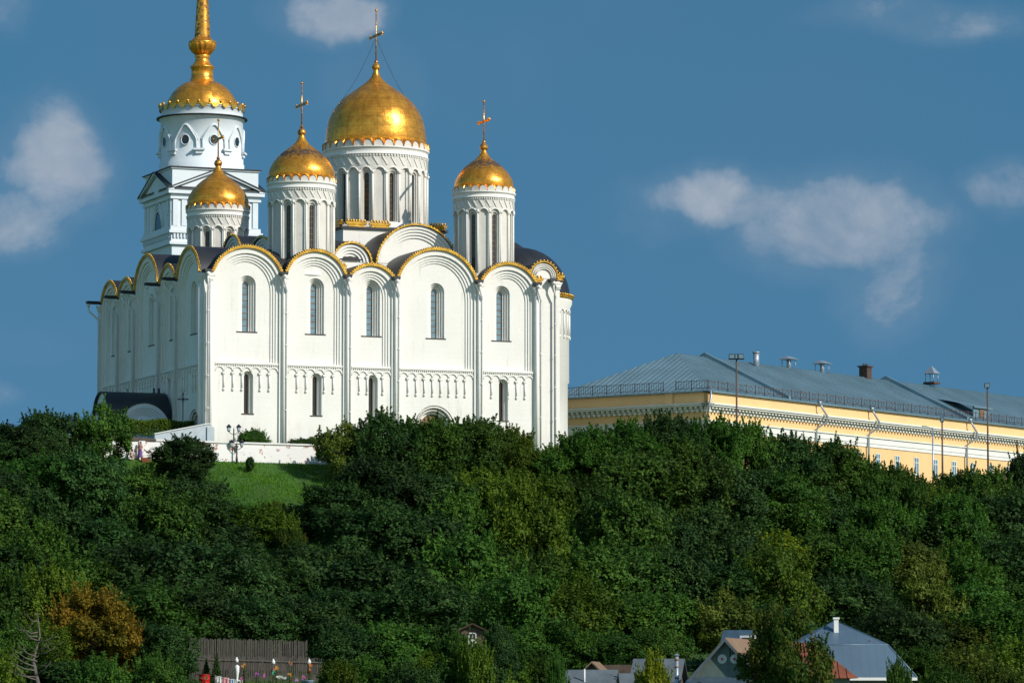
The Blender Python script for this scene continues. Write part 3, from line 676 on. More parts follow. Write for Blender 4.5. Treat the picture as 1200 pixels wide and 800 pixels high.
b = MB(); b.box(-HS-.3, HS+.3, -HS-.3, HS+.3, lz(60.352), lz(60.45)); b.build('attic_flashing', M['darkroof'], bt)
def pediment(fn):
    p = MB(); zb_ = lz(57.9); zt_ = lz(60.05); hw = HS+.6
    p.mi = 0
    p.prism([(-hw+.3, zb_), (hw-.3, zb_), (0, zt_-.25)], fn, .3, .6)
    for a0, a1 in (((-hw, zb_), (0, zt_)), ((hw, zb_), (0, zt_))):
        p.prism([(a0[0], a0[1]), (a1[0], a1[1]), (a1[0], a1[1]+.28), (a0[0]-.0, a0[1]+.25)], fn, -.05, .6)
    p.mi = 1
    for a0, a1 in (((-hw-.1, zb_+.25), (0, zt_+.3)), ((hw+.1, zb_+.25), (0, zt_+.3))):
        p.add([fn(a0[0], -.15, a0[1]), fn(a1[0], -.15, a1[1]), fn(a1[0], 4.5, a1[1]), fn(a0[0], 4.5, a0[1])], [(0, 1, 2, 3)])
        p.add([fn(a0[0], -.15, a0[1]), fn(a1[0], -.15, a1[1]), fn(a1[0], -.15, a1[1]-.12), fn(a0[0], -.15, a0[1]-.12)], [(0, 1, 2, 3)])
    p.build('pediment', [M['bluewhite'], M['darkroof']], bt)
pediment(lambda a, d, z: (a, -HS-.55+d, z)); pediment(lambda a, d, z: (-HS-.55+d, a, z)); pediment(lambda a, d, z: (a, HS+.55-d, z)); pediment(lambda a, d, z: (HS+.55-d, a, z))
for fn, nm in ((lambda a, d, z: (-HS-.02+d, a, z), 1), (lambda a, d, z: (a, -HS-.02+d, z), 0)):
    f = MB()
    def og(hw, zb_, zp): return [(-hw, zb_), (hw, zb_)]+[(hw*math.cos(PI*k/12)*(1-.12*math.sin(PI*k/12)), zp-1.5*hw+hw*1.5*math.sin(PI*k/12)**.8) for k in range(13)]
    f.mi = 0; f.tube([fn(x, -.05, z) for x, z in og(1.75, lz(54.2), lz(57.0))[1:]], .12, 6); f.tube([fn(x, -.05, z) for x, z in og(1.4, lz(54.2), lz(56.6))[1:]], .1, 6)
    f.mi = 1; f.sheet(arch(0, 1.05, lz(54.2), lz(56.1), 12), [], fn, -.01)
    f.mi = 0; f.tube([fn(x, -.05, z) for x, z in arch(0, 1.08, lz(54.2), lz(56.15), 12)[1:]], .09, 6)
    f.build('belfry_opening', [M['bluewhite'], M['glassdark']], bt)
b = MB(); RD = 4.42
b.lathe([(lz(58.5), RD+.1), (lz(61.3), RD+.1), (lz(61.35), RD), (lz(62.5), RD+.02), (lz(62.55), RD-.02), (lz(65.9), RD-.05), (lz(66.0), RD+.12), (lz(66.15), RD+.15)], 0, 0, 72)
b.build('tower_drum', M['bluewhite'], bt)
b = MB(); b.lathe([(lz(66.12), RD), (lz(66.12), RD+.42), (lz(66.25), RD+.42), (lz(66.3), RD)], 0, 0, 72); b.build('dark_ledge', M['darkroof'], bt)
b = MB(); b.lathe([(lz(66.3), RD-.05), (lz(67.1), RD-.12), (lz(67.15), RD+.02), (lz(67.3), RD+.02), (lz(67.3), 3.5)], 0, 0, 72); b.build('white_rim', M['bluewhite'], bt)
for k in range(9):
    a0 = R(-90-22)+R(-19)+2*PI*k/9*1.0
    def fn(a, d, z, a0=a0): return ((RD-d)*math.cos(a0+a/RD), (RD-d)*math.sin(a0+a/RD), z)
    f = MB(); zc = lz(63.5)
    og = [(1.22*math.cos(t), zc-.2+(1.05*math.sin(t)+ .75*max(0, math.sin(t))**6)) for t in [PI*j/20 for j in range(21)]]
    f.tube([fn(1.22, -.06, zc-1.0)]+[fn(x, -.06, z) for x, z in og]+[fn(-1.22, -.06, zc-1.0)], .10, 6)
    f.tube([fn(x*1.12, -.02, z+.13) for x, z in og], .05, 5)
    f.build('ogee_moulding', M['bluewhite'], bt)
    f = MB(); f.sheet([(.45*math.cos(t), zc+.52*math.sin(t)) for t in [2*PI*j/20 for j in range(20)]], [], fn, -.02); w_ = f.build('round_window', M['glassdark'], bt)
    f = MB(); f.tube([fn(.47*math.cos(t), -.03, zc+.54*math.sin(t)) for t in [2*PI*j/20 for j in range(21)]], .06, 5); f.build('window_frame', M['bluewhite'], w_)
    f = MB(); am = 2*PI*RD/18
    f.prism([(am-.55, zc-1.15), (am+.55, zc-1.15), (am+.6, zc-.95), (am-.6, zc-.95)], fn, -.4, 0); f.prism([(am-.35, zc-1.5), (am+.35, zc-1.5), (am+.45, zc-1.15), (am-.45, zc-1.15)], fn, -.22, 0)
    f.build('bracket_sill', M['bluewhite'], bt)
b = MB()
b.lathe([(lz(66.9), 3.85), (lz(67.6), 3.80), (lz(68.3), 3.58), (lz(69.0), 3.16), (lz(69.6), 2.6), (lz(70.05), 1.95), (lz(70.25), 1.3), (lz(70.4), 1.2)], 0, 0, 72)
b.build('tower_dome', M['goldtower'], bt)
b = MB()
for k in range(24):
    a = 2*PI*k/24; c, s_ = math.cos(a), math.sin(a)
    def fn(x, d, z): return ((RD+.06-d)*math.cos(a+x/RD), (RD+.06-d)*math.sin(a+x/RD), z)
    b.prism([(-.42, lz(67.42))]+[(-.42+.84*j/8, lz(67.36)-.42*math.sin(PI*j/8)) for j in range(9)]+[(.42, lz(67.42))], fn, -.08, .0)
    b.ball(((RD+.1)*math.cos(a+PI/24), (RD+.1)*math.sin(a+PI/24), lz(67.62)), .17, 4, 1.2)
b.lathe([(lz(67.3), RD+.12), (lz(67.44), RD+.12), (lz(67.45), 3.6)], 0, 0, 72)
b.build('gilded_fringe', M['goldtrim'], bt)
rib = lambda a, z: 1+.05*math.cos(16*a)
b = MB()
b.lathe([(lz(70.3), 1.22), (lz(70.5), 1.3), (lz(70.6), 1.18), (lz(71.6), 1.16), (lz(71.75), 1.3), (lz(71.9), 1.28), (lz(72.0), 1.05), (lz(72.4), .8), (lz(72.8), .72), (lz(73.0), .86), (lz(73.15), .72)], 0, 0, 48)
b.lathe([(lz(73.15), .75), (lz(73.4), 1.05), (lz(73.8), 1.32), (lz(74.2), 1.42), (lz(74.4), 1.42)], 0, 0, 64, rmod=rib)
b.lathe([(lz(74.4), 1.47), (lz(74.55), 1.47), (lz(74.6), 1.2), (lz(74.9), 1.0), (lz(75.0), .85)], 0, 0, 48)
b.build('spire_pedestal', M['goldtower'], bt)
b = MB(); b.lathe([(lz(75.0), .86), (lz(79), .62), (lz(84), .36), (lz(90), .10)], 0, 0, 24); b.build('spire', M['goldspire'], bt)
ce = cross(bt, lz(90.4), 2.6, .8)

# ================================================================= yellow building
YC = at(830, 458, 430)
ZE = YC.z     # eaves height
yb = empty('yellow_building', (YC.x, YC.y, 0), R(54.7), 'long yellow classical building with blue grey metal roof behind the trees', 'building')
M['yellow'] = mat('yellow_plaster', (.80, .53, .25), .85, var=.06, vscale=.4, spots=[((.62, .36, .14), .8, .62, .05, .4)])
M['ywhite'] = mat('white_trim_plaster', (.74, .74, .70), .8, var=.06, vscale=1)
def roofmat(name, c, ribs, axis=0, metal=.35):
    m = mat(name, c, .42, metal, var=.12, vscale=.25); t = m.node_tree; b = t.nodes['Principled BSDF']
    tcn = N(t, 'ShaderNodeTexCoord'); sp = N(t, 'ShaderNodeSeparateXYZ'); t.links.new(tcn.outputs['Object'], sp.inputs[0])
    f = math_node(t, 'FRACT', math_node(t, 'MULTIPLY', sp.outputs[axis], ribs)); f = math_node(t, 'ABSOLUTE', math_node(t, 'SUBTRACT', f, .5)); f = math_node(t, 'GREATER_THAN', f, .42)
    bp = N(t, 'ShaderNodeBump'); bp.inputs['Strength'].default_value = .9; bp.inputs['Distance'].default_value = .06; t.links.new(f, bp.inputs['Height']); t.links.new(bp.outputs[0], b.inputs['Normal'])
    return m
M['yroof'] = roofmat('blue_grey_roof_sheet', (.22, .34, .40), 1.6)
M['yroof2'] = roofmat('blue_grey_roof_sheet_end', (.22, .34, .40), 1.6, 1)
LW, LL, WD = 20.0, 95.0, 20.0
# lit side: local x along, outward -y.  shaded side: local y along, outward -x
def fA(a, d, z): return (a, d, z)
def fB(a, d, z): return (d, a, z)
body = MB(); body.box(0.6, LL, .6, WD, 20, ZE-.2); body.build('building_wall', M['yellow'], yb)
def yside(fn, L, wins, first, sp):
    t = MB()
    def band(z0_, z1_, o_, m_): 
        t.mi = m_; t.prism([(-o_+.6, z0_), (L, z0_), (L, z1_), (-o_+.6, z1_)], fn, .6-o_, .62)
    band(ZE-1.1, ZE-.08, .42, 0)       # attic strip
    band(ZE-.06, ZE+.05, .75, 2)       # roof edge
    band(ZE-1.28, ZE-1.12, .95, 1); band(ZE-1.45, ZE-1.28, .8, 1); band(ZE-1.9, ZE-1.47, .18, 1)
    band(ZE-3.5, ZE-2.9, .16, 1); band(ZE-3.85, ZE-3.52, .10, 1); band(ZE-2.9, ZE-2.78, .30, 1)
    t.mi = 1
    n = int(L/.62)
    for k in range(n):
        x = k*.62+.1; t.prism([(x, ZE-1.68), (x+.3, ZE-1.68), (x+.3, ZE-1.46), (x, ZE-1.46)], fn, -.02, .55); t.prism([(x, ZE-2.0), (x+.24, ZE-2.0), (x+.24, ZE-1.7), (x, ZE-1.7)], fn, .22, .55)
    t.build('cornice', [M['yellow'], M['ywhite'], M['yroof']], yb)
    for k in range(wins):
        x = first+k*sp; zt_ = ZE-4.45; zb_ = zt_-1.85; hw = .5
        f = MB(); f.mi = 0; f.prism([(x-hw-.12, zb_-.12), (x+hw+.12, zb_-.12), (x+hw+.12, zb_), (x-hw-.12, zb_)], fn, .45, .62)
        for q in (-hw, hw-.09, -.04): f.prism([(x+q, zb_), (x+q+.09, zb_), (x+q+.09, zt_), (x+q, zt_)], fn, .54, .62)
        for q in (zb_, zt_-.08, zb_+1.25): f.prism([(x-hw, q), (x+hw, q), (x+hw, q+.07), (x-hw, q+.07)], fn, .535, .62)
        w_ = f.build('window', M['ywhite'], yb)
        g = MB(); g.prism([(x-hw, zb_), (x+hw, zb_), (x+hw, zt_), (x-hw, zt_)], fn, .575, .61); g.build('pane', M['glass'], w_)
yside(fA, LL, 17, 9.5, 4.05); yside(fB, WD, 4, 3.2, 4.6)
RZ = ZE+5.25
def yz(y): return ZE+.06+(y+.15)/10.15*(RZ-.35-ZE-.06)
rf = MB()
E0 = (-.15, -.15, ZE+.06); E1 = (LL, -.15, ZE+.06); E2 = (LL, WD+.1, ZE+.06); E3 = (-.15, WD+.1, ZE+.06); G0 = (9.6, 10, RZ-.35); G1 = (LL, 10, RZ-.35); G0b = (12, 10, RZ)
rf.add([E0, E1, G1, G0], [(0, 1, 2, 3)]); rf.add([E3, E2, G1, G0], [(0, 1, 2, 3)]); rf.add([E1, E2, G1], [(0, 1, 2)])
rf.mi = 1; rf.add([E0, G0, E3], [(0, 1, 2)])
rf.mi = 0
for k in range(135):
    x = .5+k*.7
    y1 = min(10, (x+.15)/9.75*10.15-.15); rf.tube([(x, -.13, ZE+.09), (x, y1, yz(y1)+.03)], .035, 4, False)
for k in range(28):
    y = .4+k*.7; x1 = 9.6*min(1, (y+.15)/10.15, (20.1-y)/10.1)-.1; rf.tube([(-.13, y, ZE+.09), (x1, y, ZE+.09+(x1+.15)/9.75*(RZ-.35-ZE-.06))], .035, 4, False)
rf.build('roof', [M['yroof'], M['yroof2']], yb)
def fD(x): return lambda a, d, z: (x+d, a, z)
for x in (15.2, 52.0):
    p = MB(); p.prism([(-.1, yz(-.1)-.1), (10, RZ-.5), (20, ZE), (20, ZE+.6), (10.1, RZ+.12), (-.1, yz(-.1)+.35)], fD(x), -.22, .22); p.build('firewall', M['yroof'], yb)
p = MB()
p.prism([(46.5, ZE+.3), (50.0, ZE+.3), (50.0, ZE+1.9), (46.5, ZE+1.9)], lambda a, d, z: (a+9, d, z), 1.2, 1.3)
p.add([(55.2, .9, ZE+1.85), (59.3, .9, ZE+1.85), (59.3, 5.5, ZE+2.9), (55.2, 5.5, ZE+2.9)], [(0, 1, 2, 3)])
p.add([(55.2, .9, ZE+1.85), (59.3, .9, ZE+1.85), (59.3, .9, ZE+1.7), (55.2, .9, ZE+1.7)], [(0, 1, 2, 3)])
p.build('dormer', M['yroof'], yb)
p = MB(); p.box(56.8, 57.8, 1.1, 1.2, ZE+.75, ZE+1.6); p.build('dormer_window', M['bars'], yb)
# roof railings
def railing(fn, a0, a1, scroll, m_):
    r = MB(); n = max(1, round((a1-a0)/1.75)); s_ = (a1-a0)/n
    for z_ in ((.35, 1.08) if not scroll else (.45, 1.0)): r.tube([fn(a0, .12, ZE+z_), fn(a1, .12, ZE+z_)], .03, 4)
    for k in range(n+1):
        r.tube([fn(a0+k*s_, .12, ZE+.0), fn(a0+k*s_, .12, ZE+1.15)], .045, 4)
        if k < n:
            if scroll: r.tube([fn(a0+(k+.5)*s_+.3*math.cos(t), .12, ZE+.72+.24*math.sin(t)) for t in [2*PI*j/10 for j in range(11)]], .022, 4)
            else:
                for q in range(1, 6): r.tube([fn(a0+(k+q/6)*s_, .12, ZE+.35), fn(a0+(k+q/6)*s_, .12, ZE+1.08)], .02, 4)
    r.build('roof_railing', m_, yb)
railing(fB, .2, 3.9, False, M['iron']); railing(fB, 5.4, 19, False, M['iron']); railing(fA, .3, LL-1, True, M['rustpole'])
p = MB(); p.box(-.0, .15, 4.25, 5.15, ZE-1.1, ZE-.02); p.build('attic_block', M['yellow'], yb)
# downpipes with a kink round the cornice
for x in (20.8, 31.3, 52.2, 70):
    p = MB(); p.tube([(x, -.25, ZE), (x, -.5, ZE-.4), (x+.9, -.6, ZE-1.3), (x+.9, -.55, ZE-1.8), (x+.2, .3, ZE-2.6), (x+.2, .35, 22)], .11, 8); p.tube([(x, -.25, ZE+.2), (x, -.25, ZE-.1)], [.24, .12], 8); p.build('downpipe', M['greymetal'], yb)
p = MB(); p.tube([(.1, -.2, ZE+.1), (.1, -.3, ZE-.5), (-.35, -.4, ZE-1.2), (-.3, -.2, ZE-1.9), (.35, .35, ZE-2.6), (.35, .35, 22)], .11, 8); p.build('downpipe', M['greymetal'], yb)
# things on the ridge
p = MB(); p.tube([(23.3, 9, RZ-1.0), (23.3, 9, RZ+.6)], .32, 14); p.tube([(23.3, 9, RZ+.6), (23.3, 9, RZ+.7)], .42, 14); p.build('steel_flue', M['greymetal'], yb)
def cowl(x, w_):
    c = MB()
    for sx in (-1, 1):
        for sy in (-1, 1): c.tube([(x+sx*w_*.32, 10+sy*.45, RZ-.5), (x+sx*w_*.32, 10+sy*.45, RZ+.4)], .05, 4)
    c.tube([(x, 10, RZ-.5), (x, 10, RZ+.6)], .25, 6)
    c.add([(x-w_/2, 9.2, RZ+.5), (x+w_/2, 9.2, RZ+.5), (x+w_/2, 10.8, RZ+.5), (x-w_/2, 10.8, RZ+.5), (x-w_*.3, 10, RZ+.85), (x+w_*.3, 10, RZ+.85)], [(0, 1, 5, 4), (3, 4, 5, 2), (0, 4, 3), (1, 2, 5), (0, 3, 2, 1)])
    c.build('vent_cowl', M['greymetal'], yb)
cowl(31.4, 1.95); cowl(38.2, 1.95)
M['brick'] = mat('sooty_brick', (.09, .05, .038), .9, var=.2, vscale=3)
p = MB(); p.box(46.8, 47.8, 9.5, 10.5, RZ-.8, RZ+.75); p.box(46.65, 47.95, 9.35, 10.65, RZ+.75, RZ+.9)
for q in (46.9, 47.3, 47.7): p.tube([(q, 10, RZ+.9), (q, 10, RZ+1.15)], .08, 5)
p.build('brick_chimney', M['brick'], yb)
p = MB(); p.mi = 1; p.box(61.1, 62.5, 9.3, 10.7, RZ-.2, RZ+.05); p.mi = 0
for sx in (61.3, 62.3):
    for sy in (9.5, 10.5): p.tube([(sx, sy, RZ+.0), (sx, sy, RZ+1.0)], .05, 4)
p.add([(61.1, 9.3, RZ+1.0), (62.5, 9.3, RZ+1.0), (62.5, 10.7, RZ+1.0), (61.1, 10.7, RZ+1.0), (61.8, 10, RZ+1.9)], [(0, 1, 4), (1, 2, 4), (2, 3, 4), (3, 0, 4), (0, 3, 2, 1)])
p.build('roof_lantern', [M['greymetal'], M['brick']], yb)

# ================================================================= retaining wall
WA = at(-40, 509, 372.5); WB = at(440, 522, 394.7)
wa = Vector((-47.3, 376.4, 0)); wb = Vector((-8, 395.5, 0)); wdv = (wb-wa).normalized(); ang = math.atan2(wdv.y, wdv.x)
rw = empty('retaining_wall', wa, ang, 'long low whitewashed retaining wall with flaking brick patches below the cathedral', 'wall')
b = MB(); WL = (wb-wa).length
zs_ = [24.5, 25.6, 25.75, 27.0]
b.box(0, WL, 0, .5, 24.0, 27.02); b.box(16.0, 16.6, -.12, .02, 24, 27.0)
b.build('wall_face', M['peel'], rw)
b = MB(); b.box(0, 10.0, -.12, .62, 27.025, 27.17); b.box(17.6, WL, -.12, .62, 27.025, 27.17); b.build('coping', M['ywhite'], rw)
M['browncap'] = mat('rusty_brown_capping', (.09, .06, .045), .7, var=.2, vscale=2)
b = MB(); b.prism([(10.0, 27.025), (17.6, 27.025), (17.6, 27.2), (10.0, 27.6)], fS, -.15, .7); b.build('brown_capping', M['browncap'], rw)

# ================================================================= lamps
def lantern(parent, x, z):
    p = MB(); p.mi = 0; p.lathe([(z, .03), (z+.05, .12), (z+.42, .2), (z+.46, .25), (z+.62, .1), (z+.7, .02)], x, 0, 6, smooth=False)
    p.mi = 1; p.lathe([(z+.1, .135), (z+.38, .195)], x, 0, 6, smooth=False)
    p.build('lantern', [M['iron'], M['lampglass']], parent)
def street_lamp(px, ytop, Y, label):
    P = at(px, ytop, Y); g = ground(P.x, P.y); h = P.z-g
    e = empty('street_lamp', (P.x, P.y, g), R(5), label, 'street lamp', 'ornate street lamps by the white wall')
    p = MB(); p.tube([(0, 0, -.2), (0, 0, .5), (0, 0, .6), (0, 0, h-.1)], [.11, .10, .07, .05], 8); p.tube([(0, 0, h-.1), (0, 0, h+.15)], [.05, .01], 6); p.build('pole', M['iron'], e)
    p = MB(); p.tube([(x*.44, 0, h-.35-.22*math.cos(x*PI/2)+.05) for x in [-1, -.75, -.5, -.25, 0, .25, .5, .75, 1]], .03, 5); p.build('arm', M['iron'], e)
    lantern(e, -.44, h-.3); lantern(e, .44, h-.3)
street_lamp(274, 502, 388.4, 'tall black twin lantern street lamp in front of the white retaining wall')
street_lamp(277.5, 520, 387.0, 'shorter black twin lantern street lamp right behind the taller one')
def mast(px, ytop, Y, label, heads, mt):
    P = at(px, ytop, Y); g = ground(P.x, P.y); h = P.z-g
    e = empty('floodlight_mast', (P.x, P.y, g), 0, label, 'floodlight mast', 'masts in front of the yellow building' )
    p = MB(); p.tube([(0, 0, -.3), (0, 0, h)], [.12, .07], 8); p.build('pole', mt, e)
    p = MB()
    for hx, tl, w_ in heads:
        p.mi = 0; p.box(hx-w_, hx+w_, -.28+tl, .12+tl, h-.28, h+.18); p.mi = 1; p.box(hx-w_+.04, hx+w_-.04, -.31+tl, -.275+tl, h-.24, h+.12)
    p.mi = 0
    if len(heads) > 1: p.box(-.75, .75, -.06, .06, h-.34, h-.26)
    p.build('floodlight', [M['iron'], M['glass']], e)
mast(863, 417, 408, 'tall brown floodlight mast with a row of floodlights, left of the others', [(-.45, 0, .26), (.0, .1, .14), (.42, 0, .26)], M['rustpole'])
mast(1157, 451, 426, 'brown floodlight mast with a single round floodlight near the right edge', [(-.05, 0, .24)], M['rustpole'])
mast(1104, 491, 422, 'short brown floodlight mast with a small head beside a grey post', [(-.02, 0, .17)], M['rustpole'])
P = at(1093, 501, 421); g = ground(P.x, P.y); e = empty('lamp_post', (P.x, P.y, g), 0, 'thin pale grey post with a short arm left of the short brown mast', 'lamp post')
p = MB(); p.tube([(0, 0, -.3), (0, 0, P.z-g)], [.1, .07], 8); p.build('pole', M['greymetal'], e)
p = MB(); p.tube([(0, 0, P.z-g-.05), (-.7, 0, P.z-g+.12)], .04, 5); p.box(-1.05, -.6, -.1, .1, P.z-g+.08, P.z-g+.2); p.build('lamp_head', M['greymetal'], e)

# ================================================================= trees
def leafmat(name, c1, c2, c3, trans=.35):
    m = bpy.data.materials.new(name); m.use_nodes = True; t = m.node_tree; t.nodes.clear()
    o = N(t, 'ShaderNodeOutputMaterial'); at_ = N(t, 'ShaderNodeAttribute', attribute_name='tint'); oi = N(t, 'ShaderNodeObjectInfo')
    r = N(t, 'ShaderNodeValToRGB'); r.color_ramp.elements[0].color = (*c1, 1); r.color_ramp.elements[1].color = (*c3, 1); e = r.color_ramp.elements.new(.5); e.color = (*c2, 1)
    k = math_node(t, 'MULTIPLY_ADD', math_node(t, 'SUBTRACT', oi.outputs['Random'], .5), .35, at_.outputs['Fac'], clamp=True)
    t.links.new(k, r.inputs[0])
    hs_ = N(t, 'ShaderNodeHueSaturation'); t.links.new(r.outputs[0], hs_.inputs['Color'])
    t.links.new(math_node(t, 'MULTIPLY_ADD', oi.outputs['Random'], .03, .485), hs_.inputs['Hue']); t.links.new(math_node(t, 'MULTIPLY_ADD', math_node(t, 'FRACT', math_node(t, 'MULTIPLY', oi.outputs['Random'], 7.3)), .55, .88), hs_.inputs['Value'])
    d = N(t, 'ShaderNodeBsdfPrincipled'); d.inputs['Roughness'].default_value = .6; d.inputs['Specular IOR Level'].default_value = .12; t.links.new(hs_.outputs[0], d.inputs['Base Color'])
    tr = N(t, 'ShaderNodeBsdfTranslucent'); t.links.new(hs_.outputs[0], tr.inputs[0])
    mx_ = N(t, 'ShaderNodeMixShader'); mx_.inputs[0].default_value = trans; t.links.new(d.outputs[0], mx_.inputs[1]); t.links.new(tr.outputs[0], mx_.inputs[2]); t.links.new(mx_.outputs[0], o.inputs[0])
    return m
LM = {
 'dark': leafmat('dark_green_leaves', (.014, .036, .011), (.030, .072, .018), (.056, .116, .024)),
 'mid': leafmat('green_leaves', (.022, .056, .010), (.045, .105, .015), (.080, .160, .020)),
 'bright': leafmat('yellow_green_leaves', (.034, .068, .008), (.072, .128, .012), (.125, .185, .016)),
 'olive': leafmat('olive_leaves', (0.034, 0.049, 0.010), (0.067, 0.098, 0.014), (0.116, 0.140, 0.019)),
 'autumn': leafmat('orange_and_yellow_leaves', (.062, .070, .010), (.150, .115, .012), (.220, .120, .015)),
 'lime': leafmat('bright_yellow_leaves', (0.067, 0.104, 0.007), (0.134, 0.177, 0.010), (0.244, 0.244, 0.014)),
 'spruce': leafmat('dark_spruce_needles', (0.012, 0.029, 0.010), (0.024, 0.054, 0.014), (0.046, 0.079, 0.019), .1),
 'rowan': leafmat('rowan_leaves', (.022, .046, .007), (.044, .082, .010), (.085, .085, .012)),
}
M['bark'] = mat('bark', (.10, .075, .055), .95, var=.25, vscale=3, bump=.8, bscale=6)
M['barkgrey'] = mat('pale_bark', (.15, .13, .11), .95, var=.2, vscale=3, bump=.5)
rng = np.random.default_rng(5)
def leaf_mesh(name, P, Nn, T, size, material):
    """P centres, Nn normals (random), T tints; rhombic leaves folded along the midrib"""
    n = len(P)
    a = rng.normal(size=(n, 3)); a -= Nn*(a*Nn).sum(1, keepdims=True); a /= np.linalg.norm(a, axis=1, keepdims=True)+1e-9
    b_ = np.cross(Nn, a); s_ = size[:, None]
    v = np.empty((n, 4, 3)); v[:, 0] = P-a*s_; v[:, 1] = P+b_*s_*.55+Nn*s_*.15; v[:, 2] = P+a*s_; v[:, 3] = P-b_*s_*.55+Nn*s_*.15
    me = bpy.data.meshes.new(name); me.vertices.add(n*4); me.vertices.foreach_set('co', v.reshape(-1)); me.loops.add(n*4); me.loops.foreach_set('vertex_index', np.arange(n*4, dtype=np.int32))
    me.polygons.add(n); me.polygons.foreach_set('loop_start', np.arange(0, n*4, 4, dtype=np.int32)); me.polygons.foreach_set('loop_total', np.full(n, 4, dtype=np.int32))
    at_ = me.attributes.new('tint', 'FLOAT', 'FACE'); at_.data.foreach_set('value', T.astype(np.float32))
    me.materials.append(material); me.update(calc_edges=True); me.validate()
    return me
def unit(x): return x/(np.linalg.norm(x, axis=-1, keepdims=True)+1e-9)
def broad(seed, H=8.0, W=8.0, nl=30, sub=20, per=22, leaf=.15, shoots=1.0, base=.16, material='mid', lob=(.9, 1.7), flat=1.0, speckle=0):
    """crown of lobes, each a shell of leafy twigs; returns (crown mesh, trunk mesh)"""
    global rng
    rng = np.random.default_rng(seed)
    Cc = []; tries = 0
    while len(Cc) < nl and tries < 4000:
        tries += 1
        p = rng.uniform(-1, 1, 3)
        if np.linalg.norm(p) > 1 or np.linalg.norm(p) < .35: continue
        z = H*(base+(1-base)*(p[2]*.5+.5)*.92)
        k = .62+.38*math.sin(PI*min(1, (z/H-base)/(1-base)*.8+.15))
        c = np.array([p[0]*W/2*.80*k, p[1]*W/2*.80*k, z])
        rr = rng.uniform(*lob)*(1 if z < H*.75 else .8)
        if all(np.linalg.norm(c-q[0]) > .55*(rr+q[1])*.8 for q in Cc): Cc.append((c, rr))
    P = []; Nn = []; T = []
    mid = np.array([0, 0, H*.5])
    for c, r in Cc:
        t0 = rng.uniform(.18, .72); out_ = unit(c-mid)
        d = unit(rng.normal(size=(sub*3, 3))); sc = d@out_*.7+d[:, 2]*.6+rng.normal(size=len(d))*.5
        d = d[np.argsort(-sc)[:int(sub*1.6)]]
        for q in d:
            rad = r*rng.uniform(.72, 1.08); cc_ = c+q*rad*np.array([1, 1, .85*flat])
            m = per; g = rng.normal(size=(m, 3))*np.array([.24, .24, .17])*(r/1.3)**.5
            P.append(cc_+g); Nn.append(unit(q+np.array([0, 0, .5])+rng.normal(size=(m, 3))*.55)); T.append(np.clip(t0+rng.normal(size=m)*.18+rng.normal()*.12, 0, 1))
            if rng.random() < .17*shoots and q[2] > .0:
                L = rng.uniform(.6, 1.7); dv = unit(q*.5+np.array([0, 0, 1.0])+rng.normal(size=3)*.25); m = int(22*L+8)
                tt = rng.uniform(0, 1, m)[:, None]; P.append(cc_+dv*L*tt+rng.normal(size=(m, 3))*.11*(1.15-tt)); Nn.append(unit(rng.normal(size=(m, 3))+dv*.3)); T.append(np.clip(t0+.12+rng.normal(size=m)*.12, 0, 1))
    P = np.concatenate(P); Nn = np.concatenate(Nn); T = np.concatenate(T)
    if speckle: T = np.where(rng.random(len(T)) < speckle, 1.0, T)
    size = leaf*rng.uniform(.7, 1.35, len(P))
    cm = leaf_mesh('crown', P, Nn, T, size, LM[material])
    b = MB(); z1 = H*.55
    rr = random.Random(seed)
    b.tube([(0, 0, -1.2), (0.05, 0, H*.12), (rr.uniform(-.2, .2), rr.uniform(-.2, .2), H*.35), (rr.uniform(-.4, .4), rr.uniform(-.4, .4), H*.72)], [H*.03, H*.024, H*.018, H*.006], 8)
    for c, r in sorted(Cc, key=lambda x: -x[1])[:14]:
        z0_ = min(c[2]*.62, H*.5); p0 = Vector((0, 0, z0_)); p1 = Vector(c); mm = (p0+p1)/2+Vector((rr.uniform(-.3, .3), rr.uniform(-.3, .3), -.25))
        b.tube([p0, mm, p1, p1+(p1-mm)*.5], [H*.011, H*.008, H*.004, .012], 5)
    tm = b
    return cm, tm, (H, W)
VAR = {}
def variant(key, **kw):
    cm, tb, hw = broad(**kw); bark = M['barkgrey'] if kw.get('material') in ('bright', 'lime', 'autumn') else M['bark']
    o = tb.build('trunk', bark); tmesh = o.data; bpy.data.objects.remove(o)
    VAR.setdefault(key, []).append((cm, tmesh, hw))
for s_ in (11, 12, 13): variant('round', seed=s_, material='dark', nl=26, sub=24, shoots=.7, lob=(1.0, 2.0), leaf=.145)
for s_ in (21, 22, 23): variant('shooty', seed=s_, material='mid', nl=36, shoots=2.6, lob=(.8, 1.4), leaf=.135, per=20)
for s_ in (31, 32): variant('open', seed=s_, material='olive', nl=24, shoots=1.6, lob=(.7, 1.3), leaf=.14, per=22)
for s_ in (41, 42): variant('tall', seed=s_, material='mid', H=11, W=7, nl=40, shoots=1.2, base=.1)
variant('fine', seed=51, material='autumn', nl=40, shoots=1.8, lob=(.7, 1.2), leaf=.11, per=34)
variant('rowan', seed=61, material='rowan', H=6, W=7.5, nl=34, shoots=1.0, lob=(.55, .95), leaf=.115, per=26, base=.05)
for s_ in (71, 72): variant('shrub', seed=s_, material='bright', H=4, W=6, nl=26, shoots=2.4, lob=(.6, 1.1), leaf=.12, per=24, base=.02)
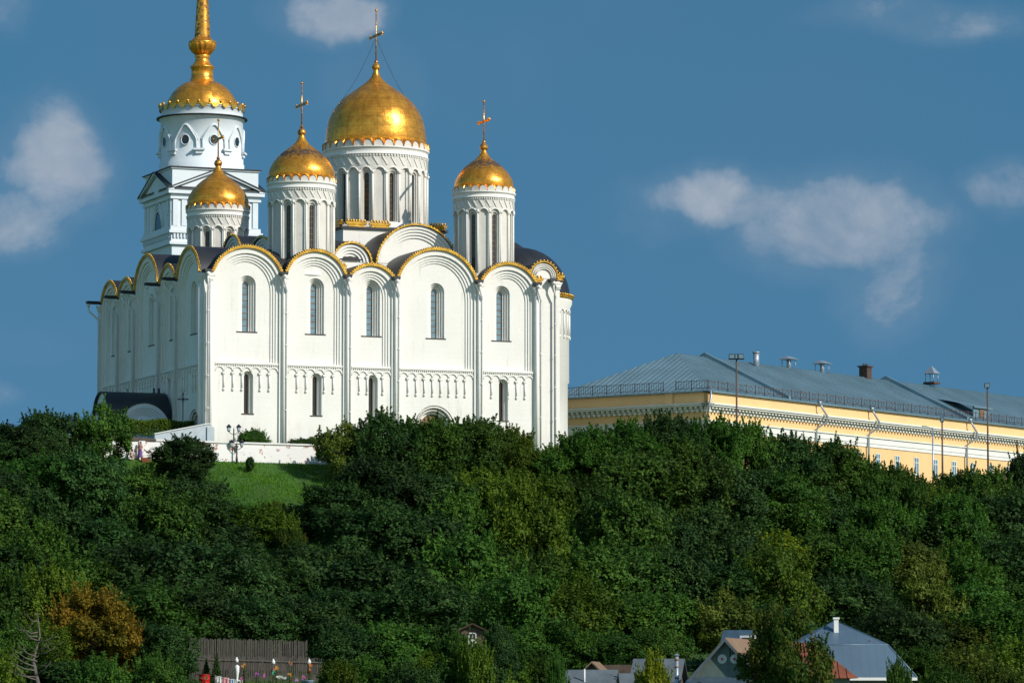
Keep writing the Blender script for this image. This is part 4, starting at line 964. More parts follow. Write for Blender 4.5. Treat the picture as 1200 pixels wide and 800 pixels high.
def spruce(seed, H=9.0, W=4.2, leaf=.12):
    global rng
    rng = np.random.default_rng(seed); P = []; Nn = []; T = []
    b = MB(); b.tube([(0, 0, -.8), (0, 0, H*.5), (0, 0, H*.98)], [.16, .1, .02], 7)
    z = .4
    while z < H*.97:
        k = 1-z/H; L = W/2*(k**.8)*rng.uniform(.85, 1.1); nb = 9 if k > .2 else 6; a0 = rng.uniform(0, 6)
        for i in range(nb):
            a = a0+2*PI*i/nb+rng.normal()*.15; Li = L*rng.uniform(.75, 1.1); m = int(30+60*Li)
            tt = rng.uniform(.05, 1, m); x = tt*Li; dz = -.28*Li*tt+.16*Li*tt**3+rng.normal(size=m)*.05
            dr = -np.abs(rng.normal(size=m))*.14*(1-tt*.4)
            sp_ = rng.normal(size=m)*.16*(1-tt*.5)
            P.append(np.stack([x*math.cos(a)-sp_*math.sin(a), x*math.sin(a)+sp_*math.cos(a), z+dz+dr], 1)); Nn.append(unit(np.array([0, 0, 1.0])+rng.normal(size=(m, 3))*.6)); T.append(np.clip(.35+.4*tt*rng.uniform(.5, 1.2, m), 0, 1))
            b.tube([(0, 0, z), (Li*.9*math.cos(a), Li*.9*math.sin(a), z-.14*Li)], [.03, .008], 4)
        z += .32+.1*rng.random()
    P = np.concatenate(P); cm = leaf_mesh('crown', P, np.concatenate(Nn), np.concatenate(T), leaf*rng.uniform(.7, 1.3, len(P)), LM['spruce'])
    o = b.build('trunk', M['bark']); tmesh = o.data; bpy.data.objects.remove(o)
    VAR.setdefault('spruce', []).append((cm, tmesh, (H, W)))
spruce(81)
TN = {'dark': 'dark green', 'mid': 'mid green', 'bright': 'yellow green', 'olive': 'olive green', 'autumn': 'orange and yellow', 'lime': 'bright yellow leaved', 'spruce': 'blackish green', 'rowan': 'dark reddish green'}
KN = {'round': 'round crowned tree', 'shooty': 'bushy tree with upright shoots', 'open': 'loose crowned tree', 'tall': 'tall narrow tree', 'fine': 'fine leaved tree', 'rowan': 'rowan tree', 'shrub': 'low spreading shrub', 'spruce': 'pointed spruce'}
CATN = {'shrub': 'shrub', 'spruce': 'spruce'}
trees = []
trnd = random.Random(77)
def tree(px, ytop, t, wpx, kind, colr, where, group='trees on the wooded slope', minh=2.0, label=None):
    Y = 399.4+t
    for _ in range(6):
        X = (px-600)/F*Y; Y = t+399.4+.485*X
    P = at(px, ytop, Y); g = ground(P.x, P.y); h = max(minh, P.z-g)
    cm, tm, (H, W) = VAR[kind][trnd.randrange(len(VAR[kind]))]
    w = wpx*Y/F
    e = empty({'shrub': 'shrub', 'spruce': 'spruce_tree', 'rowan': 'rowan_tree'}.get(kind, 'broadleaf_tree'), (P.x, P.y, g), trnd.uniform(0, 6.28))
    tl = trnd.uniform(-.05, .05)
    for nm, me in (('trunk', tm), ('crown', cm)):
        o = bpy.data.objects.new(nm, me); col.objects.link(o); o.parent = e
        if nm == 'crown': o.material_slots[0].link = 'OBJECT'; o.material_slots[0].material = LM[colr]
    e.scale = (w/W*1.05, w/W*1.05*trnd.uniform(.9, 1.1), h/H*1.0)
    trees.append(dict(o=e, px=px, y=ytop, kind=kind, col=colr, where=where, t=t, group=group, label=label, h=h, w=w))
    return e
cyc = lambda *a: a
# top row, along the crest: silhouettes against the sky, the cathedral and the yellow building
A = [(-14, 507, 80, 'round', 'dark'), (24, 494, 78, 'round', 'dark'), (58, 484, 64, 'round', 'dark'), (88, 481, 26, 'spruce', 'spruce'), (120, 473, 66, 'open', 'mid'),
     (216, 511, 64, 'tall', 'dark'), (405, 496, 70, 'open', 'olive'), (450, 490, 82, 'shooty', 'dark'), (502, 489, 84, 'shooty', 'mid'), (553, 494, 84, 'shooty', 'mid'), (600, 507, 66, 'shooty', 'bright'), (645, 527, 62, 'shooty', 'mid'),
     (690, 506, 76, 'shooty', 'mid'), (735, 500, 80, 'shooty', 'mid'), (785, 490, 84, 'shooty', 'dark'), (835, 489, 78, 'shooty', 'mid'), (880, 503, 70, 'shooty', 'mid'), (926, 513, 78, 'shooty', 'dark'), (972, 517, 74, 'round', 'mid'),
     (1016, 541, 62, 'shooty', 'mid'), (1052, 549, 56, 'shooty', 'mid'), (1088, 562, 54, 'shooty', 'bright'), (1126, 552, 66, 'round', 'mid'), (1164, 555, 62, 'shooty', 'mid'), (1206, 532, 54, 'round', 'dark')]
for px, y, w, k, c in A: tree(px, y, -5.5+trnd.uniform(-1, .6), w*1.12, k, c, 'crest')
B = [(-20, 548, 100, 'round', 'dark'), (42, 540, 96, 'round', 'mid'), (98, 536, 96, 'round', 'dark'), (160, 545, 84, 'open', 'mid'), (212, 556, 90, 'round', 'dark'), (268, 590, 66, 'round', 'mid'), (306, 600, 60, 'shrub', 'bright'), (345, 604, 62, 'shrub', 'dark'),
     (392, 566, 80, 'round', 'dark'), (440, 541, 96, 'round', 'dark'), (505, 545, 98, 'round', 'dark'), (566, 545, 96, 'shooty', 'bright'), (626, 556, 92, 'shooty', 'bright'), (684, 556, 92, 'shooty', 'mid'), (742, 543, 98, 'round', 'mid'), (800, 540, 96, 'shooty', 'mid'),
     (858, 546, 92, 'round', 'dark'), (912, 560, 92, 'round', 'mid'), (968, 570, 90, 'open', 'dark'), (1026, 590, 88, 'shooty', 'mid'), (1078, 600, 84, 'round', 'mid'), (1130, 596, 86, 'shooty', 'mid'), (1186, 585, 88, 'round', 'dark')]
for px, y, w, k, c in B: tree(px+trnd.uniform(-9, 9), y+trnd.uniform(-13, 13*.6)*(0 if 230 < px < 400 else 1), -18+trnd.uniform(-2, 2), w*trnd.uniform(1.0, 1.25), k, c, 'upper')
Cr = [(-10, 592, 112, 'round', 'mid'), (58, 584, 108, 'open', 'dark'), (120, 592, 104, 'round', 'dark'), (182, 590, 104, 'round', 'mid'), (246, 612, 96, 'round', 'dark'), (300, 640, 84, 'open', 'dark'), (362, 640, 84, 'round', 'dark'), (424, 606, 104, 'round', 'dark'), (486, 592, 108, 'round', 'dark'),
      (545, 602, 102, 'shooty', 'mid'), (604, 600, 104, 'shooty', 'bright'), (664, 602, 100, 'shooty', 'mid'), (722, 596, 104, 'round', 'mid'), (782, 600, 104, 'round', 'dark'), (838, 604, 100, 'shooty', 'dark'), (898, 618, 92, 'shooty', 'lime'), (952, 618, 96, 'round', 'mid'), (1012, 636, 92, 'shooty', 'mid'),
      (1070, 645, 80, 'round', 'olive'), (1126, 640, 96, 'shooty', 'mid'), (1190, 630, 100, 'round', 'dark')]
for px, y, w, k, c in Cr: tree(px+trnd.uniform(-9, 9), y+trnd.uniform(-24, 24*.6)*(0 if 230 < px < 400 else 1), -33+trnd.uniform(-2, 2), w*trnd.uniform(.98, 1.35), k, c, 'middle')
tree(1092, 596, -27, 84, 'spruce', 'spruce', 'upper'); tree(1060, 612, -29, 60, 'spruce', 'spruce', 'upper')
D = [(-22, 640, 110, 'round', 'dark'), (40, 636, 108, 'shooty', 'mid'), (104, 640, 104, 'round', 'mid'), (164, 642, 104, 'round', 'dark'), (226, 650, 110, 'round', 'dark'), (290, 668, 104, 'round', 'dark'), (352, 668, 104, 'round', 'mid'), (414, 652, 110, 'open', 'dark'), (476, 648, 110, 'round', 'dark'),
     (538, 646, 106, 'round', 'mid'), (598, 644, 110, 'shooty', 'mid'), (658, 650, 106, 'shooty', 'bright'), (718, 648, 110, 'round', 'mid'), (780, 648, 110, 'round', 'dark'), (842, 656, 96, 'tall', 'dark'), (900, 662, 104, 'round', 'bright'), (962, 664, 104, 'round', 'dark'), (1018, 680, 90, 'round', 'dark'),
     (1078, 690, 84, 'open', 'olive'), (1140, 690, 104, 'round', 'mid'), (1200, 680, 104, 'round', 'mid')]
for px, y, w, k, c in D: tree(px+trnd.uniform(-9, 9), y+trnd.uniform(-26, 26*.6)*(0 if 230 < px < 400 else 1), -50+trnd.uniform(-2, 2), w*trnd.uniform(1.0, 1.4), k, c, 'lower')
Er = [(-8, 676, 96, 'shooty', 'mid'), (50, 672, 104, 'shooty', 'bright'), (178, 684, 104, 'round', 'mid'), (240, 690, 96, 'round', 'dark'), (304, 700, 90, 'round', 'dark'), (366, 702, 100, 'round', 'dark'), (428, 690, 108, 'round', 'dark'), (488, 690, 110, 'open', 'dark'), (604, 688, 104, 'round', 'mid'),
      (662, 690, 108, 'shooty', 'bright'), (722, 694, 106, 'round', 'mid'), (778, 696, 92, 'round', 'mid'), (848, 705, 84, 'open', 'olive'), (905, 704, 96, 'round', 'dark'), (1050, 706, 88, 'round', 'dark'), (1110, 728, 96, 'shooty', 'olive'), (1170, 724, 104, 'shooty', 'mid')]
for px, y, w, k, c in Er: tree(px+trnd.uniform(-9, 9), y+trnd.uniform(-20, 20*.6)*(0 if 230 < px < 400 else 1), -68+trnd.uniform(-2, 2), w*trnd.uniform(1.0, 1.3), k, c, 'lower edge')
G = [(108, 690, 104, 'fine', 'autumn'), (148, 728, 62, 'fine', 'autumn'), (-12, 722, 96, 'shooty', 'mid'), (46, 734, 78, 'shooty', 'bright'), (196, 728, 70, 'round', 'dark'), (410, 736, 78, 'round', 'dark'), (458, 732, 92, 'round', 'mid'),
     (512, 762, 66, 'shooty', 'bright'), (606, 738, 90, 'round', 'mid'), (656, 728, 84, 'shooty', 'mid'), (728, 742, 84, 'round', 'mid'), (770, 732, 66, 'round', 'mid'), (1078, 760, 66, 'shooty', 'mid'), (1136, 766, 88, 'shrub', 'olive'), (1190, 758, 84, 'shrub', 'bright')]
for px, y, w, k, c in G: tree(px, y, -88+trnd.uniform(-2, 2), w*1.15, k, c, 'bottom')
Hr = [(532, 736, 40, 'tall', 'mid'), (583, 732, 42, 'tall', 'dark'), (557, 762, 46, 'shrub', 'bright'), (-6, 768, 72, 'shrub', 'bright'), (60, 772, 78, 'round', 'dark'), (118, 778, 70, 'shrub', 'mid'), (182, 774, 60, 'shrub', 'mid'), (398, 782, 54, 'shrub', 'bright'), (430, 778, 66, 'shrub', 'mid'), (478, 785, 70, 'shrub', 'dark'), (570, 778, 84, 'shrub', 'bright'), (628, 776, 60, 'shrub', 'mid'), (772, 783, 40, 'shrub', 'lime'), (1108, 790, 60, 'shrub', 'mid'), (1168, 786, 64, 'shrub', 'olive')]
for px, y, w, k, c in Hr: tree(px, y, -104+trnd.uniform(-2, 2), w*1.15, k, c, 'foreground', minh=1.0)
tree(920, 712, -141, 106, 'rowan', 'rowan', 'house', label='broad rowan tree with reddish leaves standing before the rusty roofed houses')
tree(764, 776, -139, 42, 'shrub', 'lime', 'house', label='yellow leaved shrub in front of the sheds, left of the silver flue', minh=1)
tree(652, 778, -137, 30, 'shrub', 'mid', 'house', label='green shrub at the left end of the corrugated grey shed', minh=1)
tree(1052, 786, -140, 40, 'shrub', 'mid', 'house', label='small green shrub under the eave of the large blue grey roof', minh=1)
tree(293, 534, -3, 11, 'tall', 'dark', 'wall', label='small dark sapling on the grass close to the twin street lamps', minh=1)
tree(322, 590, -14, 30, 'shrub', 'olive', 'wall', label='small olive shrub on the open grass bank between the trees', minh=.8)
tree(340, 622, -22, 36, 'shrub', 'rowan', 'wall', label='rusty brown weed patch at the foot of the grass bank', minh=.8)
def dead_tree(px, ytop, t, label):
    Y = 399.4+t
    for _ in range(6): X = (px-600)/F*Y; Y = t+399.4+.485*X
    P = at(px, ytop, Y); g = ground(P.x, P.y); h = P.z-g; rr = random.Random(5)
    e = empty('dead_tree', (P.x, P.y, g), 0, label, 'tree')
    b = MB(); trunk = [Vector((0, 0, -.4)), Vector((.1, 0, h*.25)), Vector((-.25, 0, h*.5)), Vector((.15, .1, h*.75)), Vector((0, 0, h))]; b.tube(trunk, [.17, .14, .10, .06, .015], 7); b.build('trunk', M['barkgrey'], e)
    for k in range(14):
        z = h*rr.uniform(.3, .95); a = rr.uniform(-.4, 3.5); L = h*.34*(1.15-z/h); p0 = Vector((0, 0, z)); p1 = p0+Vector((L*math.cos(a), -L*.5, L*rr.uniform(.2, .7))); pm = (p0+p1)/2+Vector((0, 0, -.15)); b = MB(); b.tube([p0, pm, p1], [.05, .035, .012], 5)
        for q in range(3): d = Vector((rr.uniform(-.6, .6), rr.uniform(-.4, .2), rr.uniform(0, .6))); b.tube([p1-(p1-pm)*q*.3, p1-(p1-pm)*q*.3+d], [.018, .006], 4)
        b.build('branch', M['barkgrey'], e)
dead_tree(44, 716, -108, 'bare grey leafless tree with crooked branches at the lower left')
tree(242, 770, -92, 20, 'spruce', 'spruce', 'garden', label='little dark juniper nearer the red barrel in front of the garden fence', minh=1)
tree(254, 763, -93, 20, 'spruce', 'spruce', 'garden', label='slightly taller juniper right of the little dark one by the garden fence', minh=1)
# shrubs by the cathedral
for u, v, w_, h_, lab in ((4.6, -.9, 3.2, 1.3, 'small bush against the sunlit cathedral wall near the corner'), (10.5, -.9, 5.5, .75, 'low hedge of plants along the foot of the cathedral south wall'), (35.0, -2.0, 4, 3.0, None)):
    if not lab: continue
    cm, tm, (H, W) = VAR['shrub'][0]; p_ = to_world(u, v, -.35)
    e = empty('shrub', p_, 1.0, lab, 'shrub')
    for nm, me in (('trunk', tm), ('crown', cm)):
        o = bpy.data.objects.new(nm, me); col.objects.link(o); o.parent = e
        if nm == 'crown': o.material_slots[0].link = 'OBJECT'; o.material_slots[0].material = LM['mid' if u < 8 else 'dark']
    e.scale = (w_/W, .9/W*1.5, h_/H); e.rotation_euler = (0, 0, R(22))
# clipped hedge by the porch
rng = np.random.default_rng(9); n = 9000
uu = rng.uniform(-6.9, .2, n); vv = 4+rng.uniform(-.7, .7, n); zz_ = rng.uniform(0.1, 1, n)**.5*(2.0+.12*np.sin(uu*1.7))
edge = rng.random(n) < .8; vv = np.where(edge & (rng.random(n) < .5), 3.3+rng.normal(size=n)*.06, vv); zz_ = np.where(edge & (vv > 3.45), 2.0+.12*np.sin(uu*1.7)+rng.normal(size=n)*.07, zz_)
hm = leaf_mesh('hedge', np.stack([uu, vv, zz_], 1), unit(np.stack([rng.normal(size=n)*.5, -.5+rng.normal(size=n)*.5, .6+rng.normal(size=n)*.5], 1)), np.clip(rng.normal(size=n)*.15+.5, 0, 1), .10*rng.uniform(.7, 1.3, n), LM['bright'])
ho_ = bpy.data.objects.new('hedge', hm); col.objects.link(ho_); ho_.location = CO; ho_.rotation_euler = (0, 0, R(22)); tag(ho_, 'clipped green hedge in front of the dark roofed west porch', 'hedge')

# labels that single each tree out: colour and kind, landmark above or below, then its place among its look-alikes
def landmark(tr):
    x = tr['px']
    for lim, s_ in ((10, 'at the left edge'), (75, 'far left of the cathedral'), (135, 'below the dark porch'), (195, 'below the bell tower'), (260, 'below the cathedral corner'), (340, 'below the leftmost facade bay'), (405, 'below the second facade bay'), (465, 'below the narrow third facade bay'),
                    (560, 'below the portal'), (628, 'below the rightmost facade bay'), (680, 'below the rounded apse'), (760, 'below the yellow building end'), (830, 'left of the tallest mast'), (900, 'below the tallest mast'), (985, 'below the steel flue'), (1060, 'below the vent cowls'), (1130, 'below the short brown mast'), (9999, 'at the right edge')):
        if x < lim: return s_
WH = {'crest': 'on the crest of the slope', 'upper': 'just under the crest', 'middle': 'half way down', 'lower': 'low on the slope', 'lower edge': 'near the slope foot', 'bottom': 'at the slope foot', 'foreground': 'at the bottom edge'}
seen = {}
for tr in trees:
    o = tr['o']; o['category'] = CATN.get(tr['kind'], 'tree'); 
    if tr['kind'] == 'rowan': o['category'] = 'tree'
    if tr['label']: o['label'] = tr['label']; continue
    o['group'] = tr['group']
    nm = KN[tr['kind']]
    lab = f"{TN[tr['col']].replace('bright yellow leaved', 'pale yellow').replace('orange and yellow', 'orange')} {nm.replace('round crowned', 'round').replace('bushy tree with upright shoots', 'shooting tree').replace('loose crowned', 'loose')} {landmark(tr)}, {WH[tr['where']]}"
    seen.setdefault(lab, []).append(tr)
for lab, l in seen.items():
    l.sort(key=lambda d_: d_['px'])
    for i, tr in enumerate(l):
        tr['o']['label'] = lab if len(l) == 1 else (('left ' if i == 0 else ('right ' if i == len(l)-1 else 'middle '))+lab)

# undergrowth beneath the trees
def ground_leaves(name, n, tr, xr, hmax, size, material, label, cat, reject=None):
    global rng
    rng = np.random.default_rng(3); P = []
    while len(P) < n:
        t = rng.uniform(*tr); x = rng.uniform(*xr); Y = 399.4+t+.485*x
        if reject and reject(x, Y, t): continue
        hm_ = hmax*(.5+.5*math.sin(x*.9+1.3*math.sin(t*.5))*math.sin(t*.7+x*.3))
        P.append((x, Y, ground(x, Y)+rng.random()*max(.1, hm_)))
    P = np.array(P); m = len(P)
    me = leaf_mesh(name, P, unit(rng.normal(size=(m, 3))*.6+np.array([0, -.3, .8])), np.clip(.4+.2*np.sin(P[:, 0]*.8)*np.sin(P[:, 1]*.6)+rng.normal(size=m)*.15, 0, 1), size*rng.uniform(.7, 1.4, m), material)
    o = bpy.data.objects.new(name, me); col.objects.link(o); tag(o, label, cat, kind='stuff')
gx = lambda x, Y, t: (-26 < x < -9 and t > -26) or (x > 1.5 and Y < 288) or (-23 < x < -12.5 and 296 < Y < 317)
ground_leaves('undergrowth', 70000, (-118, -8), (-52, 62), 1.5, .16, LM['dark'], 'dark leafy undergrowth between the trees of the slope', 'undergrowth', gx)

# ---- grass tufts on the open bank under the wall
def tufts():
    global rng
    rng = np.random.default_rng(4); n = 42000
    t = rng.uniform(-27, -.1, n); x = rng.uniform(-34, -9, n); Y = 399.4+t+.485*x
    z = np.array([ground(a, b_) for a, b_ in zip(x, Y)])
    h = rng.uniform(.10, .28, n)*(1+.5*np.sin(x*1.1)*np.sin(t*.9)); an = rng.uniform(0, PI, n); w = .035
    tip = rng.normal(size=(n, 2))*.06
    v = np.empty((n, 3, 3)); v[:, 0] = np.stack([x-w*np.cos(an), Y-w*np.sin(an), z-.03], 1); v[:, 1] = np.stack([x+w*np.cos(an), Y+w*np.sin(an), z-.03], 1); v[:, 2] = np.stack([x+tip[:, 0], Y+tip[:, 1], z+h], 1)
    me = bpy.data.meshes.new('grass'); me.vertices.add(n*3); me.vertices.foreach_set('co', v.reshape(-1)); me.loops.add(n*3); me.loops.foreach_set('vertex_index', np.arange(n*3, dtype=np.int32)); me.polygons.add(n); me.polygons.foreach_set('loop_start', np.arange(0, n*3, 3, dtype=np.int32)); me.polygons.foreach_set('loop_total', np.full(n, 3, dtype=np.int32))
    a_ = me.attributes.new('tint', 'FLOAT', 'FACE'); a_.data.foreach_set('value', np.clip(.5+.25*np.sin(x*.7+t*.4)+rng.normal(size=n)*.2, 0, 1).astype(np.float32))
    me.materials.append(leafmat('grass_blades', (.035, .095, .006), (.058, .15, .008), (.10, .20, .012))); me.update(calc_edges=True)
    o = bpy.data.objects.new('grass', me); col.objects.link(o); tag(o, 'bright green grass on the sunny bank below the white wall', 'grass', kind='stuff')
tufts()

# ================================================================= houses at the foot of the slope
M['slate'] = mat('weathered_grey_roof_sheet', (.15, .18, .20), .6, metal=.1, var=.2, vscale=1.0, spots=[((.12, .13, .14), .8, .6, .08, .6)])
M['rust'] = mat('red_brown_painted_roof', (.26, .075, .035), .6, var=.25, vscale=1.2, spots=[((.16, .05, .03), 1.5, .58, .06, .7)])
M['tanrust'] = mat('pale_rusted_roof_sheet', (.27, .18, .11), .7, var=.25, vscale=1.5, spots=[((.28, .10, .04), 1.2, .54, .06, .8)], stretch=(1, 3, 1))
M['green_wood'] = mat('faded_green_boards', (.15, .21, .19), .8, var=.15, vscale=2, bump=.3)
M['bluetin'] = mat('blue_grey_tin', (.12, .19, .25), .35, metal=.5, var=.15, vscale=2)
M['thatch'] = mat('brown_mossy_roofing', (.085, .055, .035), .95, var=.3, vscale=1.5, bump=.5)
M['greyplank'] = mat('grey_weathered_planks', (.125, .11, .09), .9, var=.3, vscale=2, bump=.5, stretch=(3, 3, .4))
M['oldbrick'] = mat('old_pale_brick', (.15, .10, .075), .9, var=.25, vscale=4)
M['white'] = mat('white_paint', (.78, .78, .76), .6, var=.06, vscale=3)
M['red'] = mat('bright_red_paint', (.55, .012, .012), .45, var=.08)
M['bluehouse'] = roofmat('seamed_blue_grey_roof', (.13, .20, .27), 1.8, 0, .3)
def fX(a, d, z): return (a, d, z)
def gable_house(name, loc, rz, w, dp, he, hr, wall, roof, label, cat, ov=.35, th=.08):
    """gable end on the local -y side, ridge along y"""
    e = empty(name, loc, rz, label, cat)
    b = MB(); b.prism([(-w/2, -1.5), (w/2, -1.5), (w/2, he), (0, hr), (-w/2, he)], fX, 0, dp); b.build('wall', wall, e)
    k = (hr-he)/(w/2); x = w/2+ov; ze = hr-k*x
    b = MB(); b.prism([(-x, ze+.02), (0, hr+.02), (x, ze+.02), (x, ze+.02+th*1.2), (0, hr+.02+th*1.4), (-x, ze+.02+th*1.2)], fX, -ov, dp+ov); r = b.build('roof', roof, e)
    return e, r
# green gabled house
P = at(851, 749, 272); g = 2.2
gh, gr_ = gable_house('green_house', (P.x, P.y, g), R(-16), 4.3, 6.5, 2.75, P.z-g, M['green_wood'], M['tanrust'], 'small green boarded house with rusty roof and two round white rosettes in its gable', 'house', ov=.3)
hz = P.z-g
b = MB()
for s_ in (-1, 1): b.prism([(s_*2.55, hz-2.65), (s_*2.35, hz-2.75), (0, hz-.12), (0, hz+.1)], fX, -.42, -.32)
b.build('bargeboard', M['slate'], gh)
b = MB(); b.add([(-2.5, -.9, 2.35), (2.5, -.9, 2.35), (2.4, 0, 2.85), (-2.4, 0, 2.85)], [(0, 1, 2, 3)]); b.add([(-2.5, -.9, 2.35), (2.5, -.9, 2.35), (2.5, -.9, 2.27), (-2.5, -.9, 2.27)], [(0, 1, 2, 3)]); b.build('tin_awning', M['bluetin'], gh)
for x in (-.25, .55):
    b = MB(); b.mi = 0
    b.add([(x+.29*math.cos(2*PI*k/20), -.06, hz-1.2+.29*math.sin(2*PI*k/20)-abs(x-.15)*0) for k in range(20)]+[(x+.29*math.cos(2*PI*k/20), -.0, hz-1.2+.29*math.sin(2*PI*k/20)) for k in range(20)], [tuple(range(20))]+[(k, (k+1) % 20, (k+1) % 20+20, k+20) for k in range(20)])
    for k in range(10): a = 2*PI*k/10; b.tube([(x, -.08, hz-1.2), (x+.27*math.cos(a), -.08, hz-1.2+.27*math.sin(a))], .012, 4)
    b.mi = 1; b.ball((x, -.09, hz-1.2), .075, 4)
    b.build('gable_rosette', [M['white'], M['red']], gh)
b = MB()
for x in (.25, .42): b.box(x-.04, x+.04, -.05, 0, hz-1.1, hz-.5)
b.build('gable_slot', M['iron'], gh)
b = MB(); b.box(-1.4, -.5, -.05, .02, .5, 1.8); b.box(.5, 1.4, -.05, .02, .5, 1.8); b.build('window', M['glassdark'], gh)
# white framed dormer house behind it
P = at(900, 740, 279)
dh, _ = gable_house('grey_roofed_house', (P.x, P.y, 2.5), R(74), 3.6, 2.6, 3.5, P.z-2.5, M['slate'], M['bluetin'], 'low grey roofed house with a small white framed dormer behind the green house', 'house')
zq = P.z-2.5
b = MB(); b.box(-1.5, -.3, .5, 1.5, zq-1.0, zq-.25); b.build('dormer', M['white'], dh)
b = MB(); b.box(-1.55, -1.505, .65, 1.35, zq-.85, zq-.38); b.build('dormer_window', M['glassdark'], dh)
# red brown roofed house: slope towards the camera
P0 = at(905, 754, 279); P1 = at(1007, 794, 277)
rh = empty('red_roofed_house', (P0.x, 277, 2.2), R(4), 'house with a red brown painted metal roof between the rowan and the blue grey roof', 'house')
ze = P1.z-2.2; zr = P0.z-2.2+.1; wd_ = P1.x-P0.x
b = MB(); b.prism([(-1.5, -1.5), (wd_-.5, -1.5), (wd_-.5, ze), (-1.5, ze)], fX, .4, 4.6); b.prism([(-1.5+.01, ze), (wd_-.5, ze), (wd_-2.8, zr-.15), (-1.5, zr-.15)], fX, 2.3, 2.6); b.build('wall', M['green_wood'], rh)
b = MB(); f_ = [(-2, 0, ze), (wd_, 0, ze), (wd_-2.6, 2.5, zr), (-2, 2.5, zr), (-2, 5.0, ze), (wd_, 5.0, ze)]
b.add(f_, [(0, 1, 2, 3), (3, 2, 5, 4), (1, 5, 2)])
for k in range(14): 
    x = -1.8+k*.5
    if x < wd_-2.6: b.tube([(x, -.02, ze+.03), (x, 2.48, zr+.03)], .03, 4)
    elif x < wd_: q = (wd_-x)/2.6; b.tube([(x, -.02, ze+.03), (x, 2.5*q, ze+(zr-ze)*q+.03)], .03, 4)
b.build('roof', M['rust'], rh)
# large blue grey two tier roof
P = at(980, 727, 288); g = 2.2; e = empty('blue_roofed_house', (P.x, 285, g), R(3), 'large house with a two tiered blue grey seamed metal roof and white chimney', 'house')
zt = P.z-g; z1_ = at(1040, 755, 284).z-g; z0_ = at(1073, 793, 282).z-g
xr = at(1040, 755, 284).x-P.x; xe = at(1073, 793, 282).x-P.x
b = MB(); b.box(-xe+.3, xe-.3, -2.2, 7.5, -1.5, z0_-.15); b.build('wall', M['green_wood'], e)
b = MB(); T0 = [(-xe, -2.8, z0_), (xe, -2.8, z0_), (xe, 8, z0_), (-xe, 8, z0_)]; T1 = [(-xr, -1.0, z1_), (xr, -1.0, z1_), (xr, 6.2, z1_), (-xr, 6.2, z1_)]; T2 = [(0, 2.2, zt), (0, 3.2, zt)]
b.add(T0+T1, [(0, 1, 5, 4), (1, 2, 6, 5), (2, 3, 7, 6), (3, 0, 4, 7)]); b.add(T1+T2, [(0, 1, 4), (1, 2, 5, 4), (2, 3, 5), (3, 0, 4, 5)])
b.tube([T1[0], T1[1], T1[2]], .05, 5); b.tube([T0[1], T1[1], T2[0]], .05, 5)
b.build('roof', M['bluehouse'], e)
b = MB(); b.box(-xe, xe, -2.86, -2.78, z0_-.2, z0_-.01); b.build('eave_board', M['white'], e)
b = MB(); b.box(-.30, .0, .6, .9, z1_-.4, zt+.05); b.box(-.36, .06, .54, .96, zt+.05, zt+.17); b.build('white_chimney', M['white'], e)
b = MB(); b.lathe([(z1_+.02, .02), (z1_+.35, .04)], 1.9, -.6, 5); b.build('roof_vent', M['rust'], e)
# low shed with silver flue
P0 = at(780, 776, 280)
e, _ = gable_house('grey_roofed_shed', (P0.x+.8, 278, 2.0), R(80), 3.4, 2.6, 2.9, P0.z-2.0+.1, M['greyplank'], M['slate'], 'low shed with faded grey green roof behind the silver flue', 'shed')
P0 = at(793, 767, 274); g = 2.2
e = empty('silver_flue', (P0.x, P0.y, g), 0, 'tall narrow silver metal flue pipe with rust bands left of the green house', 'flue')
b = MB(); b.mi = 0; b.tube([(0, 0, -.5), (0, 0, P0.z-g-.1)], .13, 10); b.mi = 1
for z in (.35, .8, 1.5): b.tube([(0, 0, P0.z-g-z), (0, 0, P0.z-g-z+.12)], .14, 10)
b.build('pipe', [M['greymetal'], M['tanrust']], e)
b = MB(); b.lathe([(P0.z-g-.02, .2), (P0.z-g+.1, .02)], 0, 0, 12); b.tube([(0, 0, P0.z-g-.2), (0, 0, P0.z-g+.02)], .05, 5); b.build('rain_cap', M['greymetal'], e)
# shed with brown roofing
P0 = at(697, 775, 283)
e, _ = gable_house('brown_roofed_shed', (P0.x+3.6, 280.5, 2.0), R(78), 4.2, 3.9, 2.6, P0.z-2.0-.35, M['greyplank'], M['thatch'], 'long shed with sagging dark brown mossy roofing under the trees', 'shed')
# little white-walled gable in front
P0 = at(694, 787, 268)
e, _ = gable_house('tin_roofed_shed', (P0.x+1.2, 266.5, 2.0), R(83), 3.0, 3.3, 2.2, P0.z-2.0, M['greyplank'], M['slate'], 'small shed with a weathered corrugated grey roof and thin white pipe', 'shed')
b = MB(); b.tube([(-1.0, 1.6, 2.0), (-1.0, 1.6, P0.z-2.0+.15)], .05, 8); b.build('white_pipe', M['white'], e)
P0 = at(694, 777, 275)
e, _ = gable_house('pale_roofed_shed', (P0.x, 274.5, 2.2), R(-10), 2.6, 2.6, 2.5, P0.z-2.2, M['greyplank'], M['tanrust'], 'narrow pale gabled shed roof just behind the corrugated grey one', 'shed')
P0 = at(741, 791, 270)
e, _ = gable_house('flat_grey_shed', (P0.x+1.2, 269, 2.0), R(86), 2.4, 2.6, 2.4, P0.z-2.0, M['greyplank'], M['slate'], 'lowest grey roofed shed beside the yellow leaved shrub', 'shed')
